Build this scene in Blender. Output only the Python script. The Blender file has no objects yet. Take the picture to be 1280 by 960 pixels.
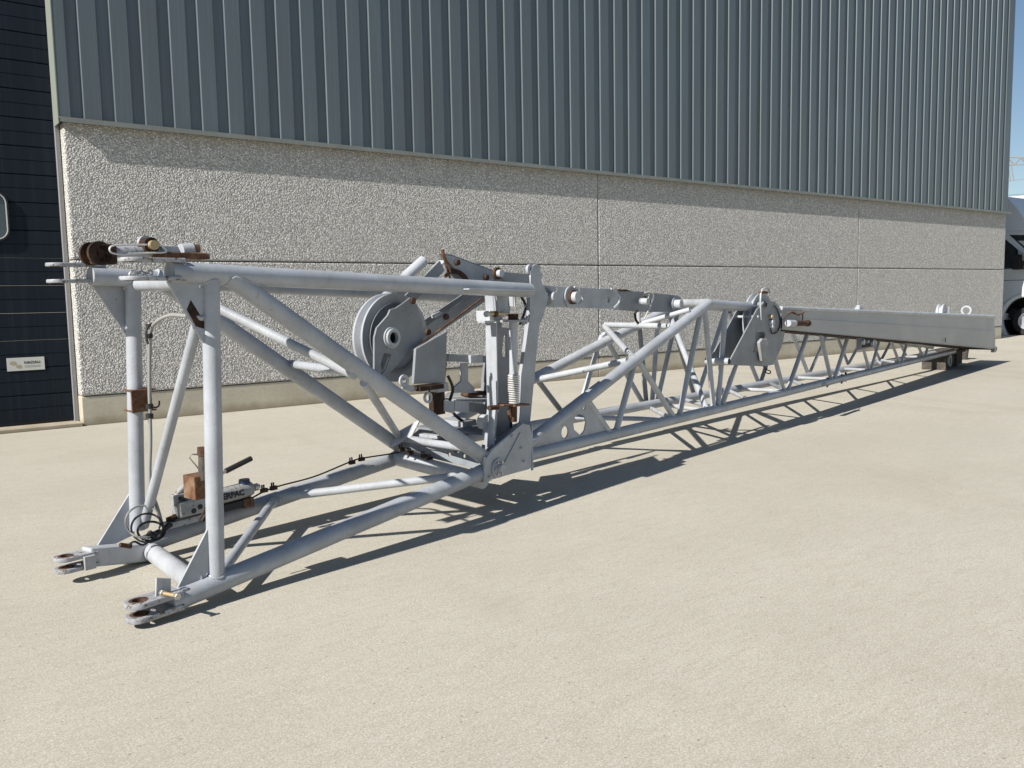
import bpy, bmesh, math, random
from mathutils import Vector, Matrix
random.seed(7)
rad = math.radians
SC = bpy.context.scene
COL = SC.collection
# ------------------------------------------------------------------ camera
FPX, PITCH, ROLL, YAW, CH = 1074.0, rad(5.731), rad(-1.06), rad(37.13), 1.39
fwd0 = Vector((math.sin(YAW), math.cos(YAW), 0)); right0 = Vector((math.cos(YAW), -math.sin(YAW), 0)); up0 = Vector((0, 0, 1))
FWD = math.cos(PITCH)*fwd0 - math.sin(PITCH)*up0
up1 = math.cos(PITCH)*up0 + math.sin(PITCH)*fwd0
RIGHT = math.cos(ROLL)*right0 + math.sin(ROLL)*up1
UP = math.cos(ROLL)*up1 - math.sin(ROLL)*right0
cam = bpy.data.cameras.new('camera'); camo = bpy.data.objects.new('camera', cam); COL.objects.link(camo)
camo.matrix_world = Matrix(((RIGHT.x, UP.x, -FWD.x, 0), (RIGHT.y, UP.y, -FWD.y, 0), (RIGHT.z, UP.z, -FWD.z, CH), (0, 0, 0, 1)))
cam.sensor_width = 36; cam.lens = FPX/1280*36; cam.clip_start = .05; cam.clip_end = 3000
SC.camera = camo
# ------------------------------------------------------------------ light
SUN_AZ, SUN_EL = rad(9.5), rad(38)      # shadows run along +X, slightly towards the wall
w = bpy.data.worlds.new('World'); SC.world = w; w.use_nodes = True
nt = w.node_tree; bg = nt.nodes['Background']
sky = nt.nodes.new('ShaderNodeTexSky'); sky.sky_type = 'NISHITA'; sky.sun_disc = False
sky.sun_elevation = SUN_EL; sky.sun_rotation = math.atan2(-math.cos(SUN_AZ), -math.sin(SUN_AZ)); sky.air_density = 1.0; sky.dust_density = .0; sky.ozone_density = 2.2
nt.links.new(sky.outputs[0], bg.inputs[0]); bg.inputs[1].default_value = .057
sl = bpy.data.lights.new('sun', 'SUN'); sl.energy = 5.0; sl.angle = rad(.5); sl.color = (1, .955, .88)
so = bpy.data.objects.new('sun', sl); COL.objects.link(so)
ld = Vector((math.cos(SUN_EL)*math.cos(SUN_AZ), math.cos(SUN_EL)*math.sin(SUN_AZ), -math.sin(SUN_EL)))
so.rotation_euler = ld.to_track_quat('-Z', 'Y').to_euler(); so.location = (0, 0, 20)
SC.view_settings.view_transform = 'Standard'; SC.view_settings.look = 'None'; SC.view_settings.exposure = .58; SC.view_settings.gamma = 1
# ------------------------------------------------------------------ survey helpers: photo pixel -> point on a world plane
JA = rad(13.3)
U = Vector((math.cos(JA), math.sin(JA), 0)); V = Vector((-U.y, U.x, 0)); Z = Vector((0, 0, 1)); O = Vector((0, 0, CH))
def ray(x, y): return (RIGHT*((x-640)/FPX) + UP*(-(y-480)/FPX) + FWD).normalized()
def onp(x, y, n, d):
    r = ray(x, y); return O + r*((d - n.dot(O))/n.dot(r))
NT = 3.56
FT = [(-9, 4.5), (4.2, 4.46), (6.6, 4.45), (8, 4.38), (9.3, 4.30), (11, 4.16), (12.7, 4.06), (14.2, 3.97), (15.6, 3.85), (30, 3.8)]
def ft(s):
    for (a, b), (c, d) in zip(FT, FT[1:]):
        if s <= c: return b + (d-b)*(s-a)/(c-a)
def P(x, y, t=NT):
    """point of pixel (x, y) on the jib's side plane at distance t ('F' the far side)"""
    if t == 'F':
        t = 4.4
        for _ in range(12): t = ft(onp(x, y, V, t).dot(U))
    elif t == 'N': t = NT
    elif isinstance(t, str) and t[0] == 'z': return onp(x, y, Z, float(t[1:]))
    return onp(x, y, V, t)
def J(s, t, z): return U*s + V*t + Z*z
# ------------------------------------------------------------------ materials
def mat(name, col, rough=.6, metal=0.0, spec=.5):
    m = bpy.data.materials.new(name); m.use_nodes = True
    b = m.node_tree.nodes['Principled BSDF']
    b.inputs['Base Color'].default_value = (*col, 1); b.inputs['Roughness'].default_value = rough; b.inputs['Metallic'].default_value = metal
    b.inputs['Specular IOR Level'].default_value = spec
    return m
class NG:
    def __init__(s, m): s.m = m; s.t = m.node_tree; s.b = s.t.nodes['Principled BSDF']
    def n(s, typ, **k):
        x = s.t.nodes.new(typ)
        for a, b in k.items():
            if hasattr(x, a) and a not in x.inputs.keys(): setattr(x, a, b)
            else: x.inputs[a].default_value = b
        return x
    def l(s, a, b): s.t.links.new(a, b)
    def coord(s, kind='Object'): return s.n('ShaderNodeNewGeometry').outputs['Position']
    def noise(s, co, scale, detail=3, rough=.55, dist=0.):
        x = s.n('ShaderNodeTexNoise'); x.inputs['Scale'].default_value = scale; x.inputs['Detail'].default_value = detail; x.inputs['Roughness'].default_value = rough; x.inputs['Distortion'].default_value = dist
        s.l(co, x.inputs['Vector']); return x.outputs[0]
    def ramp(s, f, pts):
        r = s.n('ShaderNodeValToRGB'); e = r.color_ramp.elements
        while len(e) < len(pts): e.new(.5)
        for q, (p, c) in zip(e, pts):
            q.position = p; q.color = (*c, 1) if not isinstance(c, (int, float)) else (c, c, c, 1)
        s.l(f, r.inputs[0]); return r.outputs[0]
    def mix(s, f, a, b, mode='MIX'):
        x = s.n('ShaderNodeMix'); x.data_type = 'RGBA'; x.blend_type = mode
        for sock, val in ((x.inputs[0], f), (x.inputs[6], a), (x.inputs[7], b)):
            if isinstance(val, (int, float)): sock.default_value = val
            elif isinstance(val, tuple): sock.default_value = (*val, 1)
            else: s.l(val, sock)
        return x.outputs[2]
    def bump(s, h, strength, dist):
        x = s.n('ShaderNodeBump'); x.inputs['Strength'].default_value = strength; x.inputs['Distance'].default_value = dist
        s.l(h, x.inputs['Height']); s.l(x.outputs[0], s.b.inputs['Normal']); return x
    def mapv(s, co, scale):
        x = s.n('ShaderNodeMapping'); x.inputs['Scale'].default_value = scale; s.l(co, x.inputs[0]); return x.outputs[0]
def paint(name, col, rough=.42, rust=.66, dirt=.25, metal=0.):
    m = mat(name, col, rough, metal); g = NG(m); co = g.coord()
    n1 = g.noise(co, 3.2, 6, .65); n2 = g.noise(co, 38, 6, .72)
    dark = tuple(c*(1-dirt)*.9 for c in col)
    base = g.mix(g.ramp(n1, [(.38, 0.), (.66, 1.)]), col, dark)
    # dust and grime film, streaks running down, scuffs
    film = g.noise(co, 11, 6, .7); base = g.mix(g.ramp(film, [(.50, 0.), (.72, .30)]), base, (.27, .255, .23))
    run = g.noise(g.mapv(co, (26, 26, 1.6)), 1.6, 4, .6); base = g.mix(g.ramp(run, [(.60, 0.), (.72, .30)]), base, (.19, .145, .11))
    lightscuff = g.noise(g.mapv(co, (60, 60, 14)), 1.3, 3, .7); base = g.mix(g.ramp(lightscuff, [(.68, 0.), (.72, .35)]), base, (.56, .58, .60))
    spots = g.ramp(n2, [(rust-.02, 0.), (rust+.02, 1.)])
    halo = g.ramp(n2, [(rust-.09, 0.), (rust, .35)])
    c = g.mix(halo, base, (.22, .15, .10)); c = g.mix(spots, c, (.085, .045, .025)); g.l(c, g.b.inputs['Base Color'])
    g.l(g.ramp(film, [(.35, rough-.08), (.7, rough+.24)]), g.b.inputs['Roughness'])
    mx = g.n('ShaderNodeMath', operation='ADD'); g.l(g.noise(co, 90, 3), mx.inputs[0]); g.l(g.noise(co, 9, 2), mx.inputs[1])
    g.bump(mx.outputs[0], .16, .006)
    return m
def rusty(name, a=(.20, .085, .035), b=(.07, .028, .015), c=(.30, .16, .08)):
    m = mat(name, a, .85, 0, .2); g = NG(m); co = g.coord()
    n = g.noise(co, 45, 6, .7); n2 = g.noise(co, 11, 3, .6)
    x = g.mix(g.ramp(n, [(.35, 0.), (.65, 1.)]), b, a); x = g.mix(g.ramp(n2, [(.5, 0.), (.7, .8)]), x, c)
    g.l(x, g.b.inputs['Base Color']); g.bump(n, .5, .006); return m
M = {}
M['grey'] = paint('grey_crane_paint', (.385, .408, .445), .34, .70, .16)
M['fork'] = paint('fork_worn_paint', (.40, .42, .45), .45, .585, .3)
M['light'] = paint('lit_crane_paint', (.435, .455, .485), .36, .70, .16)  # lighter copy of the crane paint, with the whiteness of sunlit tubes in it
M['dull'] = paint('shaded_crane_paint', (.225, .245, .27), .42, .68, .2)  # darker copy of the crane paint, with the shade on inner plates in it
M['worn'] = paint('worn_grey_paint', (.40, .41, .42), .5, .62, .3)
M['rust'] = rusty('rust', (.095, .052, .032), (.04, .023, .016), (.15, .09, .06))
M['darkrust'] = rusty('dark_rust', (.05, .030, .021), (.02, .014, .011), (.10, .058, .038))
M['fleck'] = rusty('flaking_rust', (.17, .088, .05), (.085, .042, .025), (.26, .18, .12))
M['grime'] = rusty('grimy_dark_steel', (.085, .078, .07), (.04, .036, .032), (.12, .10, .08))
M['black'] = mat('black_rubber', (.012, .012, .013), .6)
M['hole'] = mat('hollow_black', (.02, .017, .015), .8)  # near-black, paints in the darkness of bores, slots and hollows
M['steel'] = mat('bare_steel', (.5, .48, .44), .38, .8)
M['zinc'] = mat('zinc_wire', (.62, .62, .60), .42, .35)
M['hose'] = mat('pale_grey_hose', (.26, .26, .25), .55)
M['goldzinc'] = mat('yellow_zinc_bolt', (.48, .36, .2), .45, .5)
M['blue'] = mat('dark_blue_plastic', (.015, .025, .08), .4)
# galvanised box section
m = mat('brushed_grey_box_paint', (.33, .335, .34), .45, .0); g = NG(m); co = g.coord()
n = g.noise(g.mapv(co, (.7, .7, 9)), 2.2, 5, .6); n2 = g.noise(co, 2.0, 3)
g.l(g.mix(g.ramp(n, [(.3, 0.), (.75, 1.)]), (.37, .373, .375), (.34, .342, .345)), g.b.inputs['Base Color'])
g.l(g.ramp(n2, [(.3, .4), (.7, .52)]), g.b.inputs['Roughness']); g.bump(g.noise(co, 3, 2), .08, .02); M['box'] = m
# exposed aggregate
m = mat('exposed_aggregate', (.4, .39, .36), .9, 0, .2); g = NG(m); co = g.coord()
vo = g.n('ShaderNodeTexVoronoi'); vo.inputs['Scale'].default_value = 56; g.l(co, vo.inputs['Vector'])
vd = g.n('ShaderNodeTexVoronoi'); vd.inputs['Scale'].default_value = 56; vd.feature = 'SMOOTH_F1'; vd.inputs['Smoothness'].default_value = .25; g.l(co, vd.inputs['Vector'])
bw = g.n('ShaderNodeSeparateColor'); g.l(vo.outputs['Color'], bw.inputs[0])
stone = g.ramp(bw.outputs[0], [(0., (.13, .13, .125)), (.22, (.40, .395, .38)), (.5, (.66, .65, .625)), (.8, (.88, .87, .84)), (1., (.95, .95, .93))])
stone = g.mix(g.ramp(bw.outputs[1], [(.7, 0.), (.95, .5)]), stone, (.50, .43, .33))
gap = g.ramp(vd.outputs['Distance'], [(.30, 0.), (.62, 1.)])
c = g.mix(gap, stone, (.34, .33, .315)); big = g.noise(co, .8, 5, .6)
c = g.mix(g.ramp(big, [(.3, 0.), (.8, .2)]), c, (.42, .41, .39)); oi = g.n('ShaderNodeObjectInfo'); c = g.mix(g.ramp(oi.outputs['Random'], [(0., 0.), (1., .16)]), c, (.50, .49, .46))
sz = g.n('ShaderNodeSeparateXYZ'); g.l(co, sz.inputs[0])
ad = g.n('ShaderNodeMath', operation='MULTIPLY_ADD'); g.l(g.noise(g.mapv(co, (9, 9, .8)), 1.4, 5, .7), ad.inputs[0]); ad.inputs[1].default_value = .55; g.l(sz.outputs[2], ad.inputs[2])
dv = g.n('ShaderNodeMath', operation='DIVIDE'); g.l(ad.outputs[0], dv.inputs[0]); dv.inputs[1].default_value = 4
c = g.mix(g.ramp(dv.outputs[0], [(.885, 0.), (.945, .55)]), c, (.27, .235, .17))      # runoff stain under the flashing
run = g.noise(g.mapv(co, (3.5, 3.5, .22)), 1.5, 5, .6); c = g.mix(g.ramp(run, [(.55, 0.), (.72, .30)]), c, (.38, .36, .32))
g.l(c, g.b.inputs['Base Color'])
inv = g.n('ShaderNodeMath', operation='MULTIPLY'); inv.inputs[1].default_value = -1; g.l(vd.outputs['Distance'], inv.inputs[0])
g.bump(inv.outputs[0], 1.0, .012); M['agg'] = m
# plinth
m = mat('smooth_cast_concrete', (.4, .365, .29), .85, 0, .2); g = NG(m); co = g.coord()
n = g.noise(co, 1.6, 6, .65); n2 = g.noise(co, 40, 4)
c = g.mix(g.ramp(n, [(.32, 0.), (.68, 1.)]), (.54, .50, .405), (.41, .375, .295)); c = g.mix(g.ramp(n2, [(.4, 0.), (.8, .25)]), c, (.2, .18, .15))
sx = g.n('ShaderNodeSeparateXYZ'); g.l(co, sx.inputs[0])
base_dirt = g.n('ShaderNodeMath', operation='ADD'); g.l(sx.outputs[2], base_dirt.inputs[0])
nm = g.n('ShaderNodeMath', operation='MULTIPLY'); nm.inputs[1].default_value = .18; g.l(g.noise(co, 5, 4), nm.inputs[0]); g.l(nm.outputs[0], base_dirt.inputs[1])
c = g.mix(g.ramp(base_dirt.outputs[0], [(.10, .75), (.21, 0.)]), c, (.25, .205, .145))
g.l(c, g.b.inputs['Base Color']); g.bump(n2, .2, .003); M['plinth'] = m
# yard concrete
m = mat('yard_concrete', (.5, .46, .37), .82, 0, .3); g = NG(m); co = g.coord()
n1 = g.noise(g.mapv(co, (.16, .45, 1)), 1.5, 9, .66, .5); n2 = g.noise(co, .9, 9, .72); n3 = g.noise(co, 150, 3, .8); n4 = g.noise(co, 30, 5, .75); n5 = g.noise(g.mapv(co, (3, 9, 1)), 2.2, 7, .7, .8)
c = g.mix(g.ramp(n1, [(.36, 0.), (.64, 1.)]), (.478, .452, .39), (.405, .38, .318))
c = g.mix(g.ramp(n2, [(.40, 0.), (.64, .6)]), c, (.51, .482, .41))
c = g.mix(g.ramp(n5, [(.48, 0.), (.68, .6)]), c, (.375, .345, .28))
c = g.mix(g.ramp(n5, [(.28, .35), (.44, 0.)]), c, (.56, .535, .465))
c = g.mix(g.ramp(n4, [(.45, 0.), (.7, .45)]), c, (.33, .305, .25))
n6 = g.noise(co, 70, 3, .7); c = g.mix(g.ramp(n6, [(.50, 0.), (.68, .5)]), c, (.32, .295, .24)); c = g.mix(g.ramp(n6, [(.33, .45), (.46, 0.)]), c, (.60, .575, .51))
c = g.mix(g.ramp(n3, [(.46, 0.), (.66, .75)]), c, (.27, .24, .19))
c = g.mix(g.ramp(n3, [(.30, .8), (.45, 0.)]), c, (.68, .65, .57))
pv = g.n('ShaderNodeTexVoronoi'); pv.inputs['Scale'].default_value = 2.6; g.l(g.mapv(co, (1, 1.6, 1)), pv.inputs['Vector'])
c = g.mix(g.ramp(pv.outputs['Distance'], [(.014, .8), (.026, 0.)]), c, (.10, .075, .05))
pv2 = g.n('ShaderNodeTexVoronoi'); pv2.inputs['Scale'].default_value = 14; g.l(co, pv2.inputs['Vector'])
c = g.mix(g.ramp(pv2.outputs['Distance'], [(.05, .7), (.09, 0.)]), c, (.20, .17, .13))
st = g.noise(g.mapv(co, (.5, .22, 1)), 1.1, 5, .55, 1.2); c = g.mix(g.ramp(st, [(.54, 0.), (.66, .42)]), c, (.345, .31, .25))
g.l(c, g.b.inputs['Base Color'])
mx = g.n('ShaderNodeMath', operation='ADD'); g.l(n3, mx.inputs[0]); g.l(n3, mx.inputs[1]); g.bump(mx.outputs[0], .3, .0012); M['yard'] = m
# claddings
def sheet(name, col, rough):
    m = mat(name, col, rough, 0, .5); g = NG(m); co = g.coord()
    n = g.noise(g.mapv(co, (2.2, 2.2, .35)), 1.5, 5, .6); st = g.noise(g.mapv(co, (30, 30, .5)), 1.3, 4, .6)
    oi = g.n('ShaderNodeObjectInfo')
    c = g.mix(g.ramp(n, [(.3, 0.), (.7, 1.)]), col, tuple(c*.82 for c in col))
    c = g.mix(g.ramp(st, [(.5, 0.), (.72, .22)]), c, tuple(c*1.7+.03 for c in col))
    c = g.mix(g.ramp(oi.outputs['Random'], [(0., 0.), (1., .28)]), c, tuple(c*.72 for c in col))
    g.l(c, g.b.inputs['Base Color'])
    g.l(g.ramp(n, [(.3, rough), (.7, rough+.12)]), g.b.inputs['Roughness'])
    g.bump(g.noise(g.mapv(co, (1.2, 1.2, .8)), 1.6, 2), .25, .01); return m
M['clad'] = sheet('slate_coated_steel', (.094, .122, .136), .38); M['clad'].node_tree.nodes['Principled BSDF'].inputs['Metallic'].default_value = 0.; M['clad'].node_tree.nodes['Principled BSDF'].inputs['IOR'].default_value = 1.7
M['trim'] = sheet('grey_steel_trim', (.21, .225, .21), .5)
M['door'] = sheet('navy_door_steel', (.006, .012, .021), .62); M['door'].node_tree.nodes['Principled BSDF'].inputs['Specular IOR Level'].default_value = .22
M['frame'] = sheet('grey_track_steel', (.26, .26, .26), .5)
M['white'] = mat('white_vehicle_paint', (.62, .66, .70), .35)
M['glass'] = mat('dark_window_glass', (.015, .02, .025), .06, 0, .8)
M['pane'] = mat('pale_window_glass', (.06, .075, .08), .08, 0, .8)
M['sticker'] = mat('white_plastic_plate', (.55, .55, .52), .5)
M['ink'] = mat('black_print', (.012, .012, .014), .6)
M['inkgrey'] = mat('grey_print', (.33, .33, .32), .6)
M['inktan'] = mat('tan_print', (.38, .32, .22), .6)
M['wroof'] = mat('white_roof_sheet', (.5, .52, .54), .5)
M['tyre'] = mat('tyre_rubber', (.014, .014, .015), .8)
M['rim'] = mat('silver_wheel', (.42, .43, .46), .4, .5)
# ------------------------------------------------------------------ object helpers
def tag(o, label=None, cat=None, group=None, kind=None):
    if label: o['label'] = label
    if cat: o['category'] = cat
    if group: o['group'] = group
    if kind: o['kind'] = kind
    return o
def thing(name, label, cat, loc, group=None):
    o = bpy.data.objects.new(name, None); o.empty_display_size = .2; COL.objects.link(o); o.location = loc
    return tag(o, label, cat, group)
def worldloc(o):
    v = Vector((0, 0, 0))
    while o: v += o.location; o = o.parent
    return v
def link(name, me, m, parent, smooth=None):
    """me is in world coordinates; moved to the frame of its parent, origin at its middle"""
    n = len(me.vertices); c = Vector((0, 0, 0))
    xs = [v.co for v in me.vertices]
    lo = Vector([min(v[i] for v in xs) for i in range(3)]); hi = Vector([max(v[i] for v in xs) for i in range(3)])
    c = (lo+hi)/2
    me.transform(Matrix.Translation(-c))
    o = bpy.data.objects.new(name, me); COL.objects.link(o)
    if parent: o.parent = parent; o.location = c - worldloc(parent)
    else: o.location = c
    if m is not None: me.materials.clear(); me.materials.append(m if not isinstance(m, str) else M[m])
    if smooth is not None and smooth > 0:
        me.shade_smooth(); me.set_sharp_from_angle(angle=rad(smooth))
    return o
class B:
    def __init__(s): s.v = []; s.f = []
    def add(s, vs, fs):
        k = len(s.v); s.v += [Vector(q) for q in vs]; s.f += [tuple(i+k for i in f) for f in fs]; return s
    def box(s, c, ax, ay, az):
        c = Vector(c); vs = [c+ax*i+ay*j+az*k for i in (-1, 1) for j in (-1, 1) for k in (-1, 1)]
        return s.add(vs, [(0, 1, 3, 2), (4, 6, 7, 5), (0, 4, 5, 1), (2, 3, 7, 6), (0, 2, 6, 4), (1, 5, 7, 3)])
    def aabb(s, a, b):
        a = Vector(a); b = Vector(b); h = (b-a)/2
        return s.box((a+b)/2, Vector((h.x, 0, 0)), Vector((0, h.y, 0)), Vector((0, 0, h.z)))
    def cyl(s, a, b, r, r2=None, n=18, caps=True):
        a = Vector(a); b = Vector(b); r2 = r if r2 is None else r2; d = (b-a).normalized()
        e = d.orthogonal().normalized(); f = d.cross(e); vs = []
        for (p, q) in ((a, r), (b, r2)):
            for i in range(n):
                t = 2*math.pi*i/n; vs.append(p + e*(q*math.cos(t)) + f*(q*math.sin(t)))
        fs = [(i, (i+1) % n, n+(i+1) % n, n+i) for i in range(n)]
        if caps: fs += [tuple(range(n-1, -1, -1)), tuple(range(n, 2*n))]
        return s.add(vs, fs)
    def lathe(s, a, d, prof, n=32):
        """prof: (along d, radius) pairs, closed by repeating the first pair"""
        a = Vector(a); d = Vector(d).normalized(); e = d.orthogonal().normalized(); f = d.cross(e); vs = []; fs = []
        for (h, r) in prof:
            for i in range(n):
                t = 2*math.pi*i/n; vs.append(a + d*h + e*(r*math.cos(t)) + f*(r*math.sin(t)))
        for k in range(len(prof)-1):
            for i in range(n): fs.append((k*n+i, k*n+(i+1) % n, (k+1)*n+(i+1) % n, (k+1)*n+i))
        return s.add(vs, fs)
    def path(s, pts, r, n=8, smooth=6, closed=False):
        pts = [Vector(p) for p in pts]; q = []
        if smooth > 1:
            m_ = len(pts)
            for i in range(m_ if closed else m_-1):
                g_ = (lambda k: pts[k % m_]) if closed else (lambda k: pts[max(0, min(m_-1, k))])
                p0, p1, p2, p3 = g_(i-1), g_(i), g_(i+1), g_(i+2)
                for j in range(smooth):
                    t = j/smooth
                    q.append(.5*((2*p1)+(p2-p0)*t+(2*p0-5*p1+4*p2-p3)*t*t+(3*p1-p0-3*p2+p3)*t**3))
            if not closed: q.append(pts[-1])
        else: q = pts
        N = len(q); e = None; vs = []
        for i, p in enumerate(q):
            a = q[(i-1) % N] if (closed or i > 0) else p; b = q[(i+1) % N] if (closed or i < N-1) else p
            d = (b-a).normalized()
            if e is None: e = d.orthogonal().normalized()
            e = (e - d*e.dot(d)).normalized(); f = d.cross(e)
            for k in range(n):
                t = 2*math.pi*k/n; vs.append(p + e*(r*math.cos(t)) + f*(r*math.sin(t)))
        fs = []
        for i in range(N if closed else N-1):
            for k in range(n): fs.append((i*n+k, i*n+(k+1) % n, ((i+1) % N)*n+(k+1) % n, ((i+1) % N)*n+k))
        if not closed: fs += [tuple(range(n-1, -1, -1)), tuple(range((N-1)*n, N*n))]
        return s.add(vs, fs)
    def make(s, name, m, parent=None, smooth=40, bevel=0):
        me = bpy.data.meshes.new(name); me.from_pydata([tuple(v) for v in s.v], [], s.f)
        bm = bmesh.new(); bm.from_mesh(me); bmesh.ops.recalc_face_normals(bm, faces=bm.faces)
        if bevel: bmesh.ops.bevel(bm, geom=[e for e in bm.edges if len(e.link_faces) == 2 and e.calc_face_angle(0) > .6], offset=bevel, segments=2, affect='EDGES', profile=.5)
        bm.to_mesh(me); bm.free(); me.update()
        return link(name, me, m, parent, 12 if bevel else smooth)
def tube(name, a, b, r, m='grey', parent=None, n=20, r2=None): return B().cyl(a, b, r, r2, n).make(name, m, parent)
def plate(name, pts, thick, m='grey', parent=None, holes=(), bev=.002, off=0., normal=None):
    """flat plate from 3D outline points; holes = (centre point, radius[, squash]) or outline lists"""
    pts = [Vector(p) for p in pts]; o = pts[0]
    nrm = Vector(normal) if normal else Vector((0, 0, 0))
    if not normal:
        for a, b in zip(pts, pts[1:]+pts[:1]): nrm += (a-o).cross(b-o)
    nrm.normalize(); e = (pts[1]-o); e = (e-nrm*e.dot(nrm)).normalized(); f = nrm.cross(e)
    cu = bpy.data.curves.new(name, 'CURVE'); cu.dimensions = '2D'; cu.fill_mode = 'BOTH'; cu.extrude = max(thick/2-bev, .0005); cu.bevel_depth = bev; cu.bevel_resolution = 1; cu.offset = -bev
    def spl(q):
        s = cu.splines.new('POLY'); s.points.add(len(q)-1); s.use_cyclic_u = True
        for k, p in enumerate(q): s.points[k].co = ((p-o).dot(e), (p-o).dot(f), 0, 1)
    spl(pts)
    for h in holes:
        if isinstance(h, list): spl([Vector(p) for p in h]); continue
        c, r = Vector(h[0]), h[1]; q = []
        for k in range(20):
            t = 2*math.pi*k/20; q.append(c + e*(r*math.cos(t)) + f*(r*math.sin(t)))
        spl(q)
    ob = bpy.data.objects.new('tmp', cu); me = bpy.data.meshes.new_from_object(ob)
    bpy.data.objects.remove(ob); bpy.data.curves.remove(cu)
    me.transform(Matrix(((e.x, f.x, nrm.x, o.x+nrm.x*off), (e.y, f.y, nrm.y, o.y+nrm.y*off), (e.z, f.z, nrm.z, o.z+nrm.z*off), (0, 0, 0, 1))))
    me.name = name
    return link(name, me, m, parent, 35)
def PP(px, t=NT): return [P(x, y, t) for x, y in px]
def arc(c, r, a0, a1, e, f, n=10):
    return [c + e*(r*math.cos(a0+(a1-a0)*k/n)) + f*(r*math.sin(a0+(a1-a0)*k/n)) for k in range(n+1)]
def bolt(name, c, axis, r, h, m='steel', parent=None, washer=True, wm=None, hexa=True):
    b = B()
    if washer: b.lathe(c, axis, [(0, .001), (0, r*1.75), (h*.35, r*1.75), (h*.35, .001)], 24)
    o = None
    if washer: o = b.make(name+'_washer' if name != 'pin' else 'washer', wm or m, parent)
    q = B().cyl(c, Vector(c)+Vector(axis)*h, r, r*.97, 6 if hexa else 18).make(name, m, parent, 30, .0015)
    return q
def text(name, s, c, ex, ey, h, m, parent, depth=.0006, bold=0.):
    cu = bpy.data.curves.new(name, 'FONT'); cu.body = s; cu.size = h*1.4; cu.align_x = 'CENTER'; cu.align_y = 'CENTER'; cu.extrude = depth; cu.offset = bold*h
    ob = bpy.data.objects.new('tmp', cu); me = bpy.data.meshes.new_from_object(ob); bpy.data.objects.remove(ob); bpy.data.curves.remove(cu)
    ex = Vector(ex).normalized(); ey = Vector(ey).normalized(); n = ex.cross(ey)
    me.transform(Matrix(((ex.x, ey.x, n.x, c[0]), (ex.y, ey.y, n.y, c[1]), (ex.z, ey.z, n.z, c[2]), (0, 0, 0, 1))))
    return link(name, me, m, parent)

# ================================================================== SETTING
D = 10.890
g_ = B(); g_.add([(-900, -900, 0), (1500, -900, 0), (1500, 1500, 0), (-900, 1500, 0)], [(0, 1, 2, 3)])
tag(g_.make('ground', 'yard', None, 0), kind='structure')
# ---- industrial building
BX0, BX1, ZF = 1.995, 25.46, 3.44
bld = thing('industrial_building', 'industrial hall with slate ribbed steel cladding above pebble-faced concrete panels', 'building', (13.5, D, 0))
cuts = [(BX0, 10.131), (10.143, 18.121), (18.133, BX1)]
for a, b in cuts:
    x = B(); x.aabb((a, D, 0), (b, D+.2, .338)); x.make('plinth_panel', 'plinth', bld, 30, .008)
    for z0, z1 in ((.348, 1.908), (1.918, ZF+.02)):
        x = B(); x.aabb((a, D-.012, z0), (b, D+.19, z1)); x.make('concrete_panel', 'agg', bld, 30, .02)
x = B(); x.aabb((BX0+.03, D+.06, .05), (BX1-.04, D+.2, ZF)); x.make('joint_backing', M['hole'], bld, 0)
x = B(); x.aabb((BX1-.02, D+.24, 0), (BX1, D+24, ZF)); x.make('side_wall', 'agg', bld, 0)
# cladding: one sheet covers three ribs
PIT = .3321; HT = 12.2; CF = D-.045
def sheet_mesh(nr):
    prof = [(0, .034), (.006, .008)] + [(.014-.008*math.cos(rad(a_)), .008-.008*math.sin(rad(a_))) for a_ in range(10, 91, 10)] + [(.194, .0), (.207, .034)]   # (x, depth behind crown face)
    xs = []
    for k in range(nr):
        for a, q in prof: xs.append((k*PIT+a, q))
    xs.append((nr*PIT, .034)); vs = []; fs = []
    for a, q in xs: vs += [(a, q, ZF+.04), (a, q, HT)]
    for i in range(len(xs)-1): fs.append((2*i, 2*i+2, 2*i+3, 2*i+1))
    me = bpy.data.meshes.new('cladding_sheet'); me.from_pydata(vs, [], fs); me.update(); return me
sm = sheet_mesh(3); sm.materials.append(M['clad'])
x0 = 2.207
nsheet = 23
for k in range(nsheet):
    o = bpy.data.objects.new('cladding_sheet', sm); COL.objects.link(o); o.parent = bld
    o.location = Vector((x0+k*3*PIT, CF, 0)) - bld.location
xe = x0+nsheet*3*PIT
x = B(); x.aabb((1.95, CF, ZF+.04), (2.075, D+.02, HT)); x.make('corner_trim', 'clad', bld, 30, .003)
x = B(); x.aabb((2.075, D-.004, ZF+.04), (2.207, D+.02, HT)); x.make('cladding_sheet', 'clad', bld, 0)
x = B(); x.aabb((1.943, CF-.003, ZF-.02), (1.953, D+.225, HT)); x.make('edge_flashing', mat('pale_edge_trim', (.22, .245, .21), .5), bld, 0)
x = B(); x.aabb((xe, CF, ZF+.04), (25.45, D+.02, HT)); x.make('corner_trim', 'clad', bld, 30, .003)
x = B(); x.aabb((1.95, D+.02, ZF+.02), (25.45, D+24, HT)); x.make('upper_wall_core', 'clad', bld, 0)
fl = B()
zt = ZF+.055; prof = [(D+.01, zt), (CF-.052, zt-.01), (CF-.052, zt-.065), (CF-.045, zt-.065), (CF-.045, zt-.017), (D+.01, zt-.006)]
vs = [(1.955, a, b) for a, b in prof]+[(25.56, a, b) for a, b in prof]
fl.add(vs, [tuple(range(6)), tuple(range(11, 5, -1))]+[(i, (i+1) % 6, 6+(i+1) % 6, 6+i) for i in range(6)]); fl.make('drip_flashing', 'trim', bld, 0)
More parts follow.
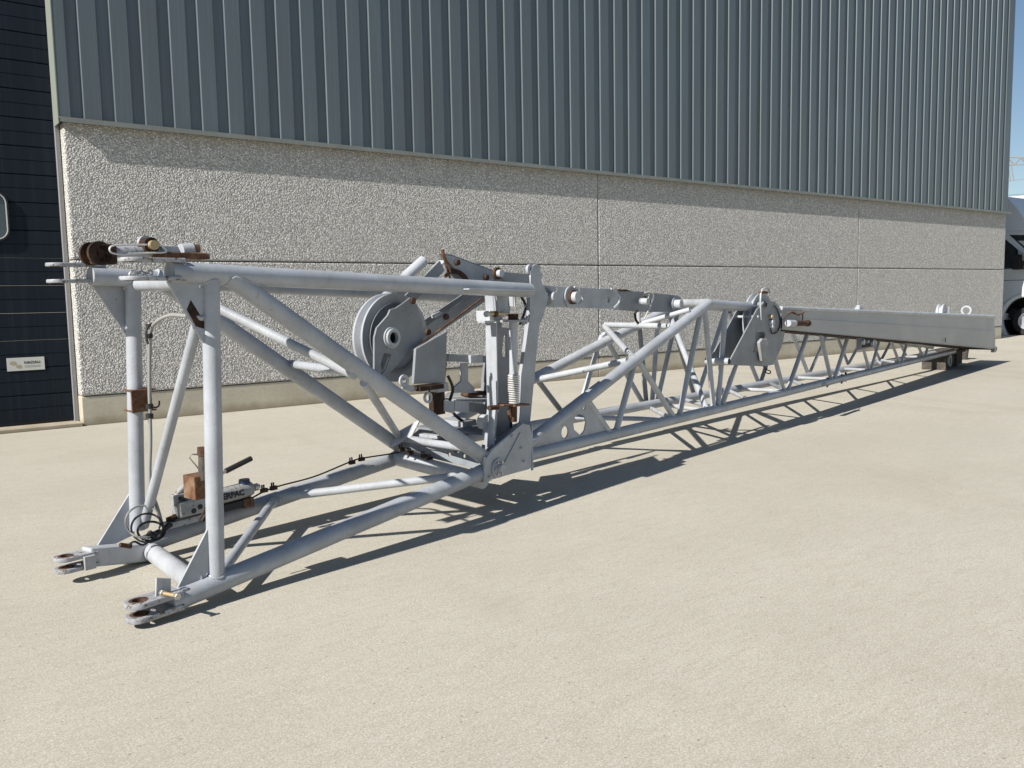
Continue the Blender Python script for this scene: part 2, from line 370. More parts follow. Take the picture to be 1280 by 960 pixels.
# left of the door (outside the frame): same wall goes on
for a, b in ((-10.2, -2.4),):
    x = B(); x.aabb((a, D, 0), (b, D+.2, .338)); x.make('plinth_panel', 'plinth', bld, 30, .008)
    for z0, z1 in ((.348, 1.908), (1.918, ZF+.02)):
        x = B(); x.aabb((a, D-.012, z0), (b, D+.19, z1)); x.make('concrete_panel', 'agg', bld, 30, .02)
for k in range(8):
    o = bpy.data.objects.new('cladding_sheet', sm); COL.objects.link(o); o.parent = bld
    o.location = Vector((-2.4-(k+1)*3*PIT, CF, 0)) - bld.location
x = B(); x.aabb((-10.2, D+.02, ZF+.02), (-2.4, D+24, HT)); x.make('upper_wall_core', 'clad', bld, 0)
x = B(); x.aabb((-2.4, D+.42, 5.6), (1.95, D+.6, HT)); x.make('door_head_panel', 'clad', bld, 0)
# door
DY = D+.25
x = B(); x.aabb((1.945, D+.20, 0.03), (1.992, D+.30, 6)); x.make('door_track', 'frame', bld, 30, .004)
x = B(); x.aabb((2.001, D+.19, 0), (2.3, D+.4, 6)); x.make('door_jamb', 'plinth', bld, 0)
x = B(); x.aabb((-2.4, D-.03, 0.002), (1.985, D+.36, .042)); x.make('door_sill', 'plinth', bld, 30, .006)
pan = bpy.data.meshes.new('door_panel')
prof = [(0, .014), (.004, .0), (.006, .0), (.146, .0), (.150, .006), (.156, .006), (.160, 0), (.296, 0), (.300, .004), (.309, .014)]
vs = []; fs = []
for z, q in prof: vs += [(-4.3, q, z), (0, q, z)]
vs += [(-4.3, .04, .309), (0, .04, .309), (-4.3, .04, 0), (0, .04, 0)]
nn = len(vs)//2
for i in range(nn): j = (i+1) % nn; fs.append((2*i, 2*i+1, 2*j+1, 2*j))
pan.from_pydata(vs, [], fs); pan.update(); pan.materials.append(M['door'])
for k in range(18):
    o = bpy.data.objects.new('door_panel', pan); COL.objects.link(o); o.parent = bld
    o.location = Vector((1.946, DY, .075+k*.311)) - bld.location
x = B(); x.aabb((-2.4, DY+.012, .042), (1.92, DY+.03, .078)); x.make('door_seal', 'black', bld, 0)
# door window
def rrect(cx, cz, w_, h_, r, y, n=6):
    q = []
    for (sx_, sz_, a0) in ((1, 1, 0), (-1, 1, 90), (-1, -1, 180), (1, -1, 270)):
        for k in range(n+1):
            t = rad(a0+90*k/n); q.append(Vector((cx+sx_*(w_/2-r)+r*math.cos(t), y, cz+sz_*(h_/2-r)+r*math.sin(t))))
    return q
wo = rrect(1.10, 2.395, .66, .55, .13, DY-.012); wi = rrect(1.10, 2.395, .60, .49, .10, DY-.012)
wf = plate('door_window', wo, .03, mat('window_gasket', (.02, .02, .02), .5), bld, [wi])
plate('window_frame', rrect(1.10, 2.395, .625, .515, .115, DY-.029), .008, 'zinc', wf, [rrect(1.10, 2.395, .60, .49, .10, DY-.029)])
plate('pane', rrect(1.10, 2.395, .61, .50, .10, DY-.006), .006, 'pane', wf)
# maker's plate on the door
st = plate('door_plate', [Vector(p) for p in ((1.300, DY-.004, .668), (1.678, DY-.004, .668), (1.678, DY-.004, .816), (1.300, DY-.004, .816))], .005, 'sticker', bld, bev=.001)
text('lettering', 'NASSAU', (1.552, DY-.0075, .757), (1, 0, 0), (0, 0, 1), .031, 'ink', st, bold=.02)
for r_, z_ in ((.165, .722), (.15, .708)):
    x = B(); x.aabb((1.552-r_/2, DY-.0078, z_-.003), (1.552+r_/2, DY-.0068, z_+.002)); x.make('print_line', 'inkgrey', st, 0)
plate('emblem', [Vector((1.36+.030*math.cos(t)*1.1, DY-.0075, .757+.022*math.sin(t))) for t in [k*math.pi/10 for k in range(20)]], .001, 'inktan', st, bev=.0002)
plate('emblem', [Vector((1.415+.028*math.cos(t)*1.1, DY-.0075, .718+.02*math.sin(t))) for t in [k*math.pi/10 for k in range(20)]], .001, 'inktan', st, bev=.0002)

# ================================================================== CRANE JIB
jib = thing('crane_lattice_jib', 'grey tubular lattice crane jib lying along the yard with open fork-ended front frame', 'crane jib', P(215, 752, 'z0'))
TUBES = []
def T(a, b, r, name='brace', m='grey', n=16):
    a, b = P(*a), P(*b); o = tube(name, a, b, r, m, jib, n); TUBES.append((o, a, b, r, name, m)); return o
def weld_beads():
    """a bead where each brace runs into a chord, following the two tubes' intersection"""
    ch = [t for t in TUBES if 'chord' in t[4]] + [t for t in TUBES if t[4] in ('post', 'diagonal')]
    for o, a, b, r, name, m in TUBES:
        for e0_, e1_ in ((a, b), (b, a)):
            d = (e1_-e0_).normalized()
            for o2, ca, cb, R, n2, _ in ch:
                if o2 is o or R < r: continue
                ax = (cb-ca).normalized(); k = (e0_-ca).dot(ax)
                if k < -.02 or k > (cb-ca).length+.02: continue
                dist = ((e0_-ca)-ax*k).length
                if dist > R*1.5 or abs(ax.dot(d)) > .92: continue
                e = d.orthogonal().normalized(); f = d.cross(e); pts = []; ok = True
                for q in range(20):
                    t = 2*math.pi*q/20; p = e0_ + e*((r+.001)*math.cos(t)) + f*((r+.001)*math.sin(t))
                    w0 = (p-ca)-ax*(p-ca).dot(ax); w1 = d-ax*d.dot(ax)
                    A_, B_, C_ = w1.dot(w1), 2*w0.dot(w1), w0.dot(w0)-(R+.001)**2; D_ = B_*B_-4*A_*C_
                    if D_ < 0: ok = False; break
                    tt = (-B_+math.sqrt(D_))/(2*A_)
                    if tt > R*4: ok = False; break
                    pts.append(p+d*(tt+random.uniform(-.0012, .0012)))
                if ok: B().path(pts, .0042 if r < .035 else .0055, 6, 1, True).make('weld_bead', m, o, 60)
                break
N_, F_ = NT, 'F'
# --- front frame chords
T((212, 340, N_), (662, 363, N_), .047, 'upper_chord', n=24)
T((113, 345, F_), (600, 372, F_), .047, 'upper_chord', n=24)
T((212, 753, N_), (603, 590, N_), .050, 'lower_chord', n=24)
T((182, 680, F_), (500, 571, F_), .050, 'lower_chord', n=24)
# posts
T((263, 348, N_), (270, 726, N_), .040, 'post', n=24); T((166, 352, F_), (172, 662, F_), .040, 'post', n=24)
# diagonals
T((285, 345, N_), (612, 577, N_), .046, 'diagonal', n=24)
T((192, 345, F_), (502, 560, F_), .046, 'diagonal', n=24)
T((180, 657, F_), (250, 392, N_), .026, 'brace')            # front face diagonal
T((170, 356, F_), (262, 352, N_), .036, 'cross_tube')
tube('brace', P(205, 352, F_), P(445, 470, N_), .026, 'light', jib)
T((364, 455, F_), (445, 466, N_), .026); T((455, 478, N_), (500, 548, F_), .024); T((500, 548, F_), (596, 562, N_), .026)
# bottom plane
T((188, 688, F_), (240, 727, N_), .047, 'cross_tube', 'light', 24)
T((345, 622, F_), (598, 592, N_), .026, 'brace', 'light'); T((345, 622, F_), (272, 722, N_), .026)
T((494, 572, F_), (604, 601, N_), .052, 'cross_tube', 'light', 24)
# weld collars
for (a, b, r) in (((188, 688, F_), (240, 727, N_), .0485),):
    pass
# --- gussets
plate('gusset', PP([(264, 651), (266, 720), (223, 741), (221, 735)], NT), .012, 'grey', jib, [(P(259, 718), .008)])
plate('gusset', PP([(163, 614), (168, 668), (122, 690), (120, 684)], 4.5), .012, 'grey', jib)
plate('gusset', PP([(208, 352), (258, 354), (257, 431), (253, 428)], NT), .012, 'grey', jib, [(P(250, 358), .008)])
plate('rust_patch', PP([(232.5, 387), (237.5, 375), (256, 405), (254, 411), (244, 408)], NT), .0016, 'darkrust', jib, off=.0, bev=.0003).location -= V*.0065
plate('gusset', PP([(114, 356), (160, 357), (161, 423), (158, 420)], 4.5), .012, 'grey', jib, [(P(156, 361, 4.5), .008)])
# --- forks
def fork(px, t, halfw, L, gap, th, hole, m='fork', block=True, vec=None, sl=0.):
    """clevis of two flat lugs; px = middle of its rounded tip"""
    c = P(*px, t); d = (vec or -U); d = (d+Z*sl).normalized(); q = d.cross(V if not vec else Z.cross(d)).normalized(); side = q.cross(d).normalized()
    hc = c - d*halfw
    for s in (-1, 1):
        o = hc + q*(s*gap/2)
        pts = arc(o, halfw, -math.pi/2, math.pi/2, d, side, 12) + [o - d*(L-halfw) + side*halfw*.9, o - d*(L-halfw) - side*halfw*.9]
        lug = plate('fork_lug', pts, th, m, jib, [(o, hole)], bev=.004)
        ring = B().lathe(o, q, [(-th*.5-.0008, hole*1.5), (-th*.5-.0008, hole*.99), (th*.5+.0008, hole*.99), (th*.5+.0008, hole*1.5)], 24).make('worn_bore', 'rust', lug)
    b = B(); b.box(hc-d*(L-halfw*.7), d*.018, side*halfw*.6, q*(gap/2+th*.6)); b.make('fork_web', m, jib, 30, .006)
fork((157, 768), NT, .060, .24, .062, .026, .027, vec=-U, sl=-.02)
fork((149.5, 336), NT, .058, .25, .078, .018, .025, sl=.0)
fork((58, 341), 4.5, .058, .25, .082, .018, .025)
fork((68, 708), 4.42, .056, .20, .058, .022, .025)
# bend box joining far fork and far lower chord
a, b = P(108, 696, 4.42), P(186, 689, 4.46)
x = B(); dd = (b-a)/2; nn_ = dd.normalized().cross(Z).normalized(); x.box((a+b)/2, dd, nn_*.045, Z*.05); x.make('bend_box', 'light', jib, 30, .012)
# locking plate and bolt at the near lower fork
plate('lock_plate', PP([(194, 750), (195, 722), (213, 723), (213, 750)], NT-.02), .012, 'light', jib, bev=.002)
c = P(202, 741, NT-.03); tube('lock_bolt', c, c-V*.10+U*.02, .009, 'goldzinc', jib, 10); B().cyl(c-V*.0, c-V*.018, .017, n=6).make('nut', 'steel', jib, 20, .002); c2 = c-V*.09+U*.018; B().cyl(c2, c2-V*.018, .016, n=6).make('nut', 'steel', jib, 20, .002)
c = P(112, 703, 4.36); x = B(); x.box(c, U*.028, V*.012, Z*.035); x.make('lock_plate', 'worn', jib, 30, .002)
# --- brackets on the posts
x = B(); c = P(177, 501, 4.39)
x.box(c, U*.055, V*.005, Z*.058); x.box(c+Z*.055+V*.06+U*.02, U*.06, V*.06, Z*.004); x.box(c-Z*.055+V*.06+U*.02, U*.06, V*.06, Z*.004)
x.make('rusty_bracket', 'fleck', jib, 30)
B().path([P(190, 509, 4.37), P(196, 509, 4.37), P(199, 506, 4.37), P(199, 501, 4.37)], .005, 6, 2).make('bracket_hook', 'darkrust', jib)
bk = B(); c = P(249, 607, NT+.09); bk.box(c, U*.052, V*.05, Z*.055); bk.make('rusty_box_bracket', 'fleck', jib, 30, .004)
tube('storage_pin', P(254, 600, NT+.05), P(254, 566, NT+.05), .022, 'grime', jib, 20); tube('pin_head', P(254, 569, NT+.05), P(254, 559, NT+.05), .027, 'rust', jib, 20)
B().path([P(254, 568, NT+.08), P(240, 568, NT+.08), P(236.5, 572, NT+.08), P(250, 588, NT+.08)], .0035, 6, 1).make('pin_handle', 'steel', jib)
for dx in (0, 6):
    B().path([P(248+dx, 652, NT+.1), P(262+dx, 626, NT+.1)], .005, 6, 1).make('strap', 'rust', jib)
# --- hose and cables
H = 'F'
hose = B(); hose.path([P(250, 396, 3.7), P(232, 395, 3.9), P(214, 394, 4.1), P(199, 400, 4.2), P(189, 412, 4.3), P(187, 440, 4.35), P(187, 500, 4.38), P(188, 550, 4.38), P(187, 590, 4.38), P(189, 612, 4.38), P(197, 636, 4.38), P(203, 658, 4.38)], .0100, 10); hose.make('hose', 'hose', jib)
for p in ((187, 408), (186, 420), (187, 508), (187, 520)):
    c = P(*p, 4.31); B().lathe(c-Z*.012, Z, [(0, .012), (0, .019), (.024, .019), (.024, .012)], 12).make('hose_clamp', 'black', jib)
B().path([P(190, 404, 4.28), P(184, 409, 4.28), P(183, 420, 4.28), P(185, 430, 4.28)], .006, 6).make('hose_tie', 'black', jib)
random.seed(3)
for i, (cx, cy, rx, ry, rr) in enumerate(((179, 652, 22, 20, .0055), (184, 660, 20, 18, .0055), (189, 664, 17, 12, .0065))):
    B().path([P(cx+rx*math.cos(t), cy+ry*math.sin(t), 4.34+.02*math.sin(3*t)) for t in [k*math.pi/5 for k in range(10)]], rr, 6, 5, True).make('cable_coil', 'black' if i else 'hose', jib)
for (x1, y1, x2, y2, r_) in ((184, 671, 200, 664, .014), (150, 681, 164, 683, .012), (186, 666, 194, 672, .017), (205, 661, 214, 655, .016)):
    tube('cable_plug', P(x1, y1, 4.34), P(x2, y2, 4.34), r_, 'black' if y1 < 680 else 'rust', jib, 10)
B().path([P(160, 682, 4.33), P(168, 677, 4.33), P(178, 681, 4.33), P(188, 676, 4.33), P(196, 668, 4.33)], .006, 6).make('cable', 'black', jib)
# cable run along the far lower chord with clamps
B().path([P(203, 660, 4.36), P(240, 652, 4.40), P(300, 630, 4.40), P(338, 611, 4.40), P(392, 596, 4.40), P(436, 578, 4.40), P(452, 573, 4.40), P(495, 566, 4.40), P(510, 560, 4.3)], .0055, 6).make('cable', 'black', jib)
B().path([P(505, 561, 4.3), P(540, 569, 4.1), P(560, 576, 3.95), P(580, 579, 3.8), P(597, 585, 3.7)], .0055, 6).make('cable', 'steel', jib)
for p, t in (((330, 613), 4.40), ((342, 610), 4.40), ((440, 578), 4.40), ((452, 574), 4.40), ((502, 562), 4.28), ((513, 566), 4.2), ((530, 570), 4.1), ((537, 574), 4.08)):
    c = P(*p, t); x = B(); x.box(c, U*.022, V*.010, Z*.012); x.cyl(c, c+Z*.035, .005, n=6); x.cyl(c+V*.02, c+V*.02+Z*.03, .005, n=6); x.make('cable_clamp', 'darkrust', jib)

# --- pivot station
plate('pivot_plate', PP([(605, 602), (605, 575), (614, 562), (652, 529), (661, 531), (664, 543), (663, 585), (634, 593.5)], NT-.055), .018, 'grey', jib, bev=.003)
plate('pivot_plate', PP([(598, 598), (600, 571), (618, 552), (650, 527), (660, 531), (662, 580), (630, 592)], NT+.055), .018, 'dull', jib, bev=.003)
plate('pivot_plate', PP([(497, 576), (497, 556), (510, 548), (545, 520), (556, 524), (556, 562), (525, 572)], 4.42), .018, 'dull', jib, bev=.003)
plate('pivot_flange', [P(600, 603, NT+.10), P(600, 570, NT+.10), P(606, 571, NT-.06), P(606, 603, NT-.06)], .014, 'light', jib)
c = P(622, 585, NT-.064)
B().lathe(c, -V, [(0, .001), (0, .062), (.012, .062), (.012, .048), (.016, .048), (.016, .001)], 32).make('pin_collar', 'grey', jib)
x = B(); x.cyl(c, c-V*.045, .026, n=24); x.make('pivot_pin', 'light', jib, 30, .003)
for k in range(6):
    t = k*math.pi/3; q = c-V*.016+U*.041*math.cos(t)+Z*.041*math.sin(t); B().cyl(q, q-V*.010, .008, n=6).make('collar_bolt', 'steel', jib)
x = B(); q = P(664, 560, NT-.05); x.box(q, U*.006, V*.012, Z*.15); x.make('pivot_stiffener', 'grey', jib)
# main lower / inclined / upper chords
T((655, 570, N_), (1192, 439, N_), .043, 'lower_chord', n=24)
T((535, 556, F_), (1168, 441.5, F_), .043, 'lower_chord', n=24)
T((652, 560, N_), (884, 380, N_), .044, 'inclined_chord', n=24)
T((497, 561, F_), (846, 381, F_), .044, 'inclined_chord', 'light', 24)
B().path([P(884, 380), P(945, 384, N_)], .044, 24, 1).make('upper_chord', 'grey', jib)
B().cyl(P(884, 380)-V*.0, P(884, 380)+U*.001, .044).make('bend', 'grey', jib)
x = B(); x.lathe(P(884, 380), U, [(-.044, .001), (-.031, .031), (0, .044), (.031, .031), (.044, .001)], 20); x.make('chord_knuckle', 'grey', jib)
T((945, 384, N_), (1165, 434, N_), .034, 'upper_chord', n=20)
T((846, 381, F_), (925, 386, F_), .040, 'upper_chord', n=20); T((925, 386, F_), (1150, 433, F_), .034, 'upper_chord', n=20)
T((846, 379, F_), (884, 379, N_), .040, 'cross_tube', 'light', 20)
# gusset with holes, near and far
def gus(px, hs, t): 
    plate('holed_gusset', PP(px, t), .012, 'grey', jib, [(P(x_, y_, t), r_) for x_, y_, r_ in hs[:2]]+[PP([(717, 537), (716, 530), (718, 521), (724, 517), (730, 520), (732, 528), (730, 538), (725, 544)], t)], bev=.002)
gus([(662, 563), (735, 498), (764, 546), (664, 572)], [(705.5, 540, .042), (729.5, 508.5, .019)], NT)
# near face lattice
NB = [((734, 500), (764, 544)), ((793, 455), (769, 543)), ((797, 450), (843, 523)), ((877, 385), (849, 520)), ((881, 386), (892, 513)), ((907, 388), (897, 512)), ((943, 388), (901, 511)), ((953, 390), (980, 490)),
      ((1014, 404), (984, 489)), ((1022, 402), (1039, 475)), ((1062, 414), (1043, 473)), ((1074, 418), (1087, 464)), ((1100, 422), (1089, 461)), ((1113, 424), (1125, 456)), ((1134, 428), (1127, 452)), ((1146, 429), (1154, 446)), ((1160, 431), (1157, 445))]
for i, (a, b) in enumerate(NB): T((*a, N_), (*b, N_), .024 if i < 11 else .020, 'lattice_brace', 'grey' if i % 2 else 'light', 14)
FB = [((668, 470), (700, 512)), ((752, 420), (724, 510)), ((754, 417), (803, 503)), ((799, 405), (808, 504)), ((823, 392), (815, 504)), ((848, 386), (822, 500)), ((838, 394), (867, 492)), ((906, 390), (873, 491)), ((912, 390), (948, 478)),
      ((975, 402), (951, 478)), ((986, 404), (1010, 467)), ((1036, 412), (1013, 464)), ((1044, 414), (1060, 455)), ((1080, 420), (1061, 454)), ((1088, 424), (1100, 450)), ((1114, 426), (1102, 449)), ((1124, 428), (1134, 447))]
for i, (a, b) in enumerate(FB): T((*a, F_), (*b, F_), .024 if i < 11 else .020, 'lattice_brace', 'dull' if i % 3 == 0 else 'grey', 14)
T((838, 396, F_), (884, 514, N_), .028, 'lattice_brace', 'grey')
# face braces on the inclined face
T((757, 406, F_), (845, 408, N_), .026, 'cross_tube', 'light'); T((756, 408, F_), (790, 446, N_), .026, 'cross_tube', 'light')
T((664, 476, F_), (784, 451, N_), .026, 'cross_tube', 'light'); T((800, 405, 4.0), (862, 387, N_), .022, 'brace', 'light')
tube('brace', P(798, 405, 4.0), P(798, 390, 4.0), .02, 'light', jib)
# bottom plane lattice
for a, b, m_ in (((811, 509), (835, 521), 'light'), ((700, 522), (842, 524), 'grey'), ((824, 505), (886, 514), 'light'), ((908, 487), (936, 500), 'light'), ((850, 498), (893, 510), 'grey'), ((915, 486), (982, 489), 'light'), ((988, 475), (1004, 482), 'light'),
                 ((993, 472), (1039, 474), 'light'), ((960, 478), (984, 489), 'dull'), ((1044, 462), (1056, 472), 'light'), ((1053, 461), (1087, 463), 'light'), ((1096, 451), (1104, 457), 'light'), ((1100, 450), (1124, 454), 'light'), ((1130, 446), (1154, 446), 'light')):
    T((*a, F_), (*b, N_), .021, 'bottom_brace', m_, 12)
# small fittings under the lower chord
for p in ((1034, 482.5), (1052, 478), (1057, 475.5)):
    c = P(*p, NT-.01); x = B(); x.box(c+Z*.02, U*.022, V*.015, Z*.018); x.box(c+Z*.05, U*.010, V*.010, Z*.05); x.cyl(c+Z*.005, c-Z*.015, .010, n=10); x.make('chord_lug', 'darkrust', jib, 30)
c = P(1030, 480, NT-.04); x = B(); x.box(c, U*.06, V*.01, Z*.015); x.make('chord_lug', 'dull', jib, 30)
# --- mast at the pivot (A-frame head)
def strip(name, px, t, th, m='grey', holes=()): return plate(name, PP(px, t), th, m, jib, holes, bev=.0025)
strip('mast_plate', [(644, 560), (648, 517), (650, 468), (660, 395), (661, 340), (665, 331), (673, 332), (675, 352), (684, 371), (678, 393), (672, 408), (669, 440), (661, 525), (659, 560)], NT+.12, .03, 'grey')
plate('mast_flange', [P(646, 517, NT+.28), P(657, 395, NT+.28), P(660, 395, NT+.13), P(649, 517, NT+.13)], .012, 'light', jib)
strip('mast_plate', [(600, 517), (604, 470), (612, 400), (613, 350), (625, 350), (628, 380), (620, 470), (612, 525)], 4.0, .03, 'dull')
for dx in (0, 7):
    c = P(662+dx, 337, NT+.12+dx*.004); B().lathe(c-V*.012, V, [(0, .016), (0, .036), (.02, .036), (.02, .016), (0, .016)], 20).make('lifting_eye', 'grey', jib)
x = B(); x.box(P(668, 344, NT+.16), U*.035, V*.05, Z*.012); x.make('mast_cap', 'grey', jib, 30, .004)
strip('mast_cheek', [(661, 343), (661, 356), (628, 352), (623, 347), (623, 341), (627, 340)], NT+.14, .05, 'dull')
c = P(620, 342, NT+.10); B().lathe(c, -V, [(0, .001), (0, .040), (.02, .040), (.02, .001)], 24).make('link_washer', 'rust', jib); tube('link_pin', c, c-V*.05, .024, 'light', jib, 18)
# upper plate set: big pentagon link
strip('link_plate', [(549, 317), (563, 318), (617, 338), (622, 346), (618, 353), (588, 352), (572, 352), (560, 340)], 4.0, .016, 'dull', [(P(571, 328, 4.0), .012)])
strip('link_plate', [(553, 319), (566, 321), (617, 340), (621, 348), (610, 353), (588, 353)], 3.88, .016, 'grey', [(P(571, 329, 3.88), .012), (P(607, 347, 3.88), .010)])
x = B(); x.path([P(561, 338, 3.86), P(572, 340, 3.86), P(580, 346, 3.86), P(584, 353, 3.86)], .018, 8); x.make('rusty_wear_strip', 'darkrust', jib)
for p, t in (((571, 328), 3.87), ((549, 338), 3.87), ((607, 347), 3.87), ((515, 376), 3.70), ((557, 396), 3.87), ((534, 415), 3.72)):
    c = P(*p, t); B().lathe(c, -V, [(0, .001), (0, .021), (.016, .019), (.02, .001)], 16).make('plate_bolt', 'rust', jib)
B().path([P(553, 312, 3.84), P(555, 322, 3.84), P(559, 330, 3.84), P(562, 340, 3.84), P(557, 345, 3.84)], .012, 8).make('rope_guide_hook', 'fleck', jib)
tube('guide_rod', P(558, 332, 3.84), P(564, 352, 3.84), .006, 'rust', jib, 8)
# sheave with cover plate and its two arms
sc = P(489, 422, 3.82); R_ = .262
B().lathe(sc-V*.04, V, [(.0, .05), (.0, R_*.86), (-.004, R_), (.012, R_), (.028, R_*.86), (.052, R_*.86), (.068, R_), (.084, R_), (.08, R_*.86), (.08, .05), (0, .05)], 56).make('sheave', 'grey', jib, 40)
B().lathe(sc-V*.046, V, [(0, R_*.72), (0, R_*.80), (-.006, R_*.80), (-.006, R_*.72), (0, R_*.72)], 48).make('sheave_ring', 'dull', jib)
cov = [(467, 470), (467, 422), (470, 410), (484, 394), (487, 387), (494, 385), (503, 379), (512, 372), (520, 381), (527, 402), (529, 420), (522, 432), (512, 437), (482, 472), (476, 468)]
t_c = 3.70
plate('sheave_cover', PP(cov, t_c), .014, 'dull', jib, [(P(489, 422, t_c), .045), PP([(479, 441), (488, 443), (481, 462), (476, 468), (475, 455)], t_c)], bev=.002)
plate('sheave_cover', PP(cov, 3.95), .014, 'dull', jib, [(P(489, 422, 3.95), .045)], bev=.002)
c = P(489, 422, t_c-.008)
B().lathe(c, -V, [(.0, .033), (0, .062), (.012, .062), (.012, .052), (.026, .050), (.026, .033), (0, .033)], 32).make('hub_ring', 'grey', jib)
B().lathe(c, V, [(0, .033), (.24, .033), (.24, .0305), (0, .0305)], 24).make('hub_bore', 'hole', jib)
# arm tubes going up-right
tube('sheave_arm', P(505, 348, 4.0), P(529, 326, 4.0), .035, 'light', jib, 20); tube('sheave_arm', P(478, 375, 3.99), P(507, 346, 4.0), .030, 'grey', jib, 20)
def bar(name, a, b, wd, th, m='grey', par=None):
    """flat bar between two points, wide across the view, thick along V"""
    d = (b-a)/2; up = V.cross(d).normalized(); x = B(); x.box((a+b)/2, d, V*(th/2), up*(wd/2)); return x.make(name, m, par or jib, 30, .002)
bar('sheave_arm', P(495, 388, 3.88), P(553, 326, 3.88), .012, .07, 'light'); bar('sheave_arm', P(508, 377, 3.84), P(552, 332, 3.84), .075, .014, 'dull')
bar('sheave_arm', P(521, 425, 3.88), P(605, 368, 3.88), .09, .012, 'dull'); bar('sheave_arm', P(518, 436, 3.75), P(602, 373, 3.75), .008, .018, 'rust')
bar('sheave_arm', P(530, 404, 4.02), P(585, 367, 4.02), .04, .012, 'dull'); bar('arm_stay', P(541, 396, 3.9), P(551, 391, 3.9), .02, .03, 'light')
# box panel under the arms
q0 = [(520, 436), (559, 414), (557, 478), (517, 480)]
x = B(); a = [P(*p, 3.62) for p in q0]; x.add(a+[p+V*.02 for p in a], [(0, 1, 2, 3), (7, 6, 5, 4), (0, 4, 5, 1), (1, 5, 6, 2), (2, 6, 7, 3), (3, 7, 4, 0)]); x.make('winch_guard', 'dull', jib, 30, .003)
x = B(); x.box(P(533, 484, 3.64), U*.10, V*.05, Z*.014); x.make('guard_foot', 'darkrust', jib, 30, .002)
B().lathe(P(504, 476, 3.62), -V, [(0, .018), (0, .036), (.012, .036), (.012, .018), (0, .018)], 20).make('tow_eye', 'light', jib); bar('eye_tab', P(503, 482, 3.62), P(517, 487, 3.62), .035, .012, 'light')
B().lathe(P(534, 497, 3.66), -V, [(0, .02), (0, .034), (.012, .034), (.012, .02), (0, .02)], 20).make('tow_eye', 'light', jib)
x = B(); x.box(P(546, 501, 3.85), U*.035, V*.04, Z*.085); x.make('post_foot', 'darkrust', jib, 30, .003); bar('upright', P(556, 452, 3.86), P(553, 486, 3.86), .012, .03, 'black')
x = B(); x.box(P(549, 484, 3.83), U*.045, V*.04, Z*.028); x.make('clamp_block', 'worn', jib, 30, .003)
# ladder-like frame between the panel and the near uprights
x = B(); x.box((P(557, 447, 3.82)+P(611, 449, 3.82))/2, (P(611, 449, 3.82)-P(557, 447, 3.82))/2, V*.03, Z*.024); x.make('frame_rail', 'dull', jib, 30, .003)
x = B(); x.box((P(589, 448, 3.78)+P(600, 448.5, 3.78))/2, U*.06, V*.012, Z*.026); x.make('rail_plate', 'light', jib, 30, .002)
strip('web_post', [(576, 454), (584, 454), (584, 476), (592, 485), (592, 491), (566, 491), (566, 485), (576, 476)], 3.84, .02, 'grey')
x = B(); a = [P(552, 497, 3.95), P(560, 490, 4.1), P(612, 495, 4.0), P(606, 503, 3.7)]; x.add(a+[p-Z*.012 for p in a], [(0, 1, 2, 3), (7, 6, 5, 4), (0, 4, 5, 1), (1, 5, 6, 2), (2, 6, 7, 3), (3, 7, 4, 0)]); x.make('platform_plate', 'worn', jib, 30)
x = B(); x.box(P(593, 492, 3.95), U*.09, V*.05, Z*.012); x.make('rust_scrap', 'rust', jib, 40, .008)
for a_, b_, m_ in ((555, 567, 'grey'), (568, 586, 'light'), (587, 606, 'dull')):
    strip('apron_plate', [(a_, 500), (b_, 501.5), (b_, 517), (a_, 514)], 3.80, .012, m_)
x = B(); a = [P(520, 533, 4.1), P(557, 525, 4.2), P(604, 529, 3.9), P(603, 541, 3.75), P(560, 538, 3.85)]; x.add(a+[p-Z*.015 for p in a], [(0, 1, 2, 3, 4), (9, 8, 7, 6, 5)]+[(i, (i+1) % 5, 5+(i+1) % 5, 5+i) for i in range(5)]); x.make('deck_plate', 'dull', jib, 30)
a = [P(510, 560, 4.35), P(530, 545, 4.35), P(590, 540, 3.7), P(612, 556, 3.66), P(598, 578, 3.66), P(540, 575, 4.2)]
plate('tie_plate', [P(512, 566, 4.3), P(516, 545, 4.3), P(606, 556, 3.64), P(604, 588, 3.64)], .014, 'dull', jib, [(P(560, 568, 3.93), .014), (P(570, 562, 3.86), .02), (P(580, 570, 3.8), .014)])
x = B(); q = P(540, 552, 4.2); x.box(q, U*.03, V*.12, Z*.05); x.make('tie_block', 'light', jib, 30, .004)
x = B(); x.box(P(571, 533, 4.0), U*.07, V*.12, Z*.05); x.make('cross_box', 'grey', jib, 30, .004)
x = B(); x.box(P(560, 556, 4.0), U*.08, V*.13, Z*.03); x.make('cross_box', 'dull', jib, 30, .004)
B().lathe(P(602, 527, 3.72), -V, [(0, .001), (0, .05), (.05, .05), (.05, .001)], 24).make('round_boss', 'light', jib)
for p, t in (((640, 545), NT-.07), ((652, 560), NT-.07), ((655, 576), NT-.07), ((612, 596), NT-.07)):
    c = P(*p, t); B().cyl(c, c-V*.010, .009, n=6).make('plate_bolt', 'grey', jib, 20, .001)
plate('pivot_rib', PP([(628, 583), (650, 541), (652, 541), (630, 583)], NT-.068), .006, 'grey', jib, bev=.001)
plate('lit_chord_end', [P(487, 560, 4.42), P(500, 541, 4.42), P(526, 524, 4.3), P(516, 548, 4.3)], .012, 'light', jib)  # pale plate over the inclined chord's lower end, showing it sunlit by colour
B().path([P(560, 470, 3.8), P(566, 486, 3.8), P(562, 505, 3.85), P(570, 520, 3.9), P(585, 530, 3.95)], .010, 8).make('hose', 'black', jib)
B().path([P(650, 405, 3.62), P(657, 385, 3.66), P(652, 372, 3.7), P(645, 368, 3.75)], .009, 8).make('hose', 'black', jib)
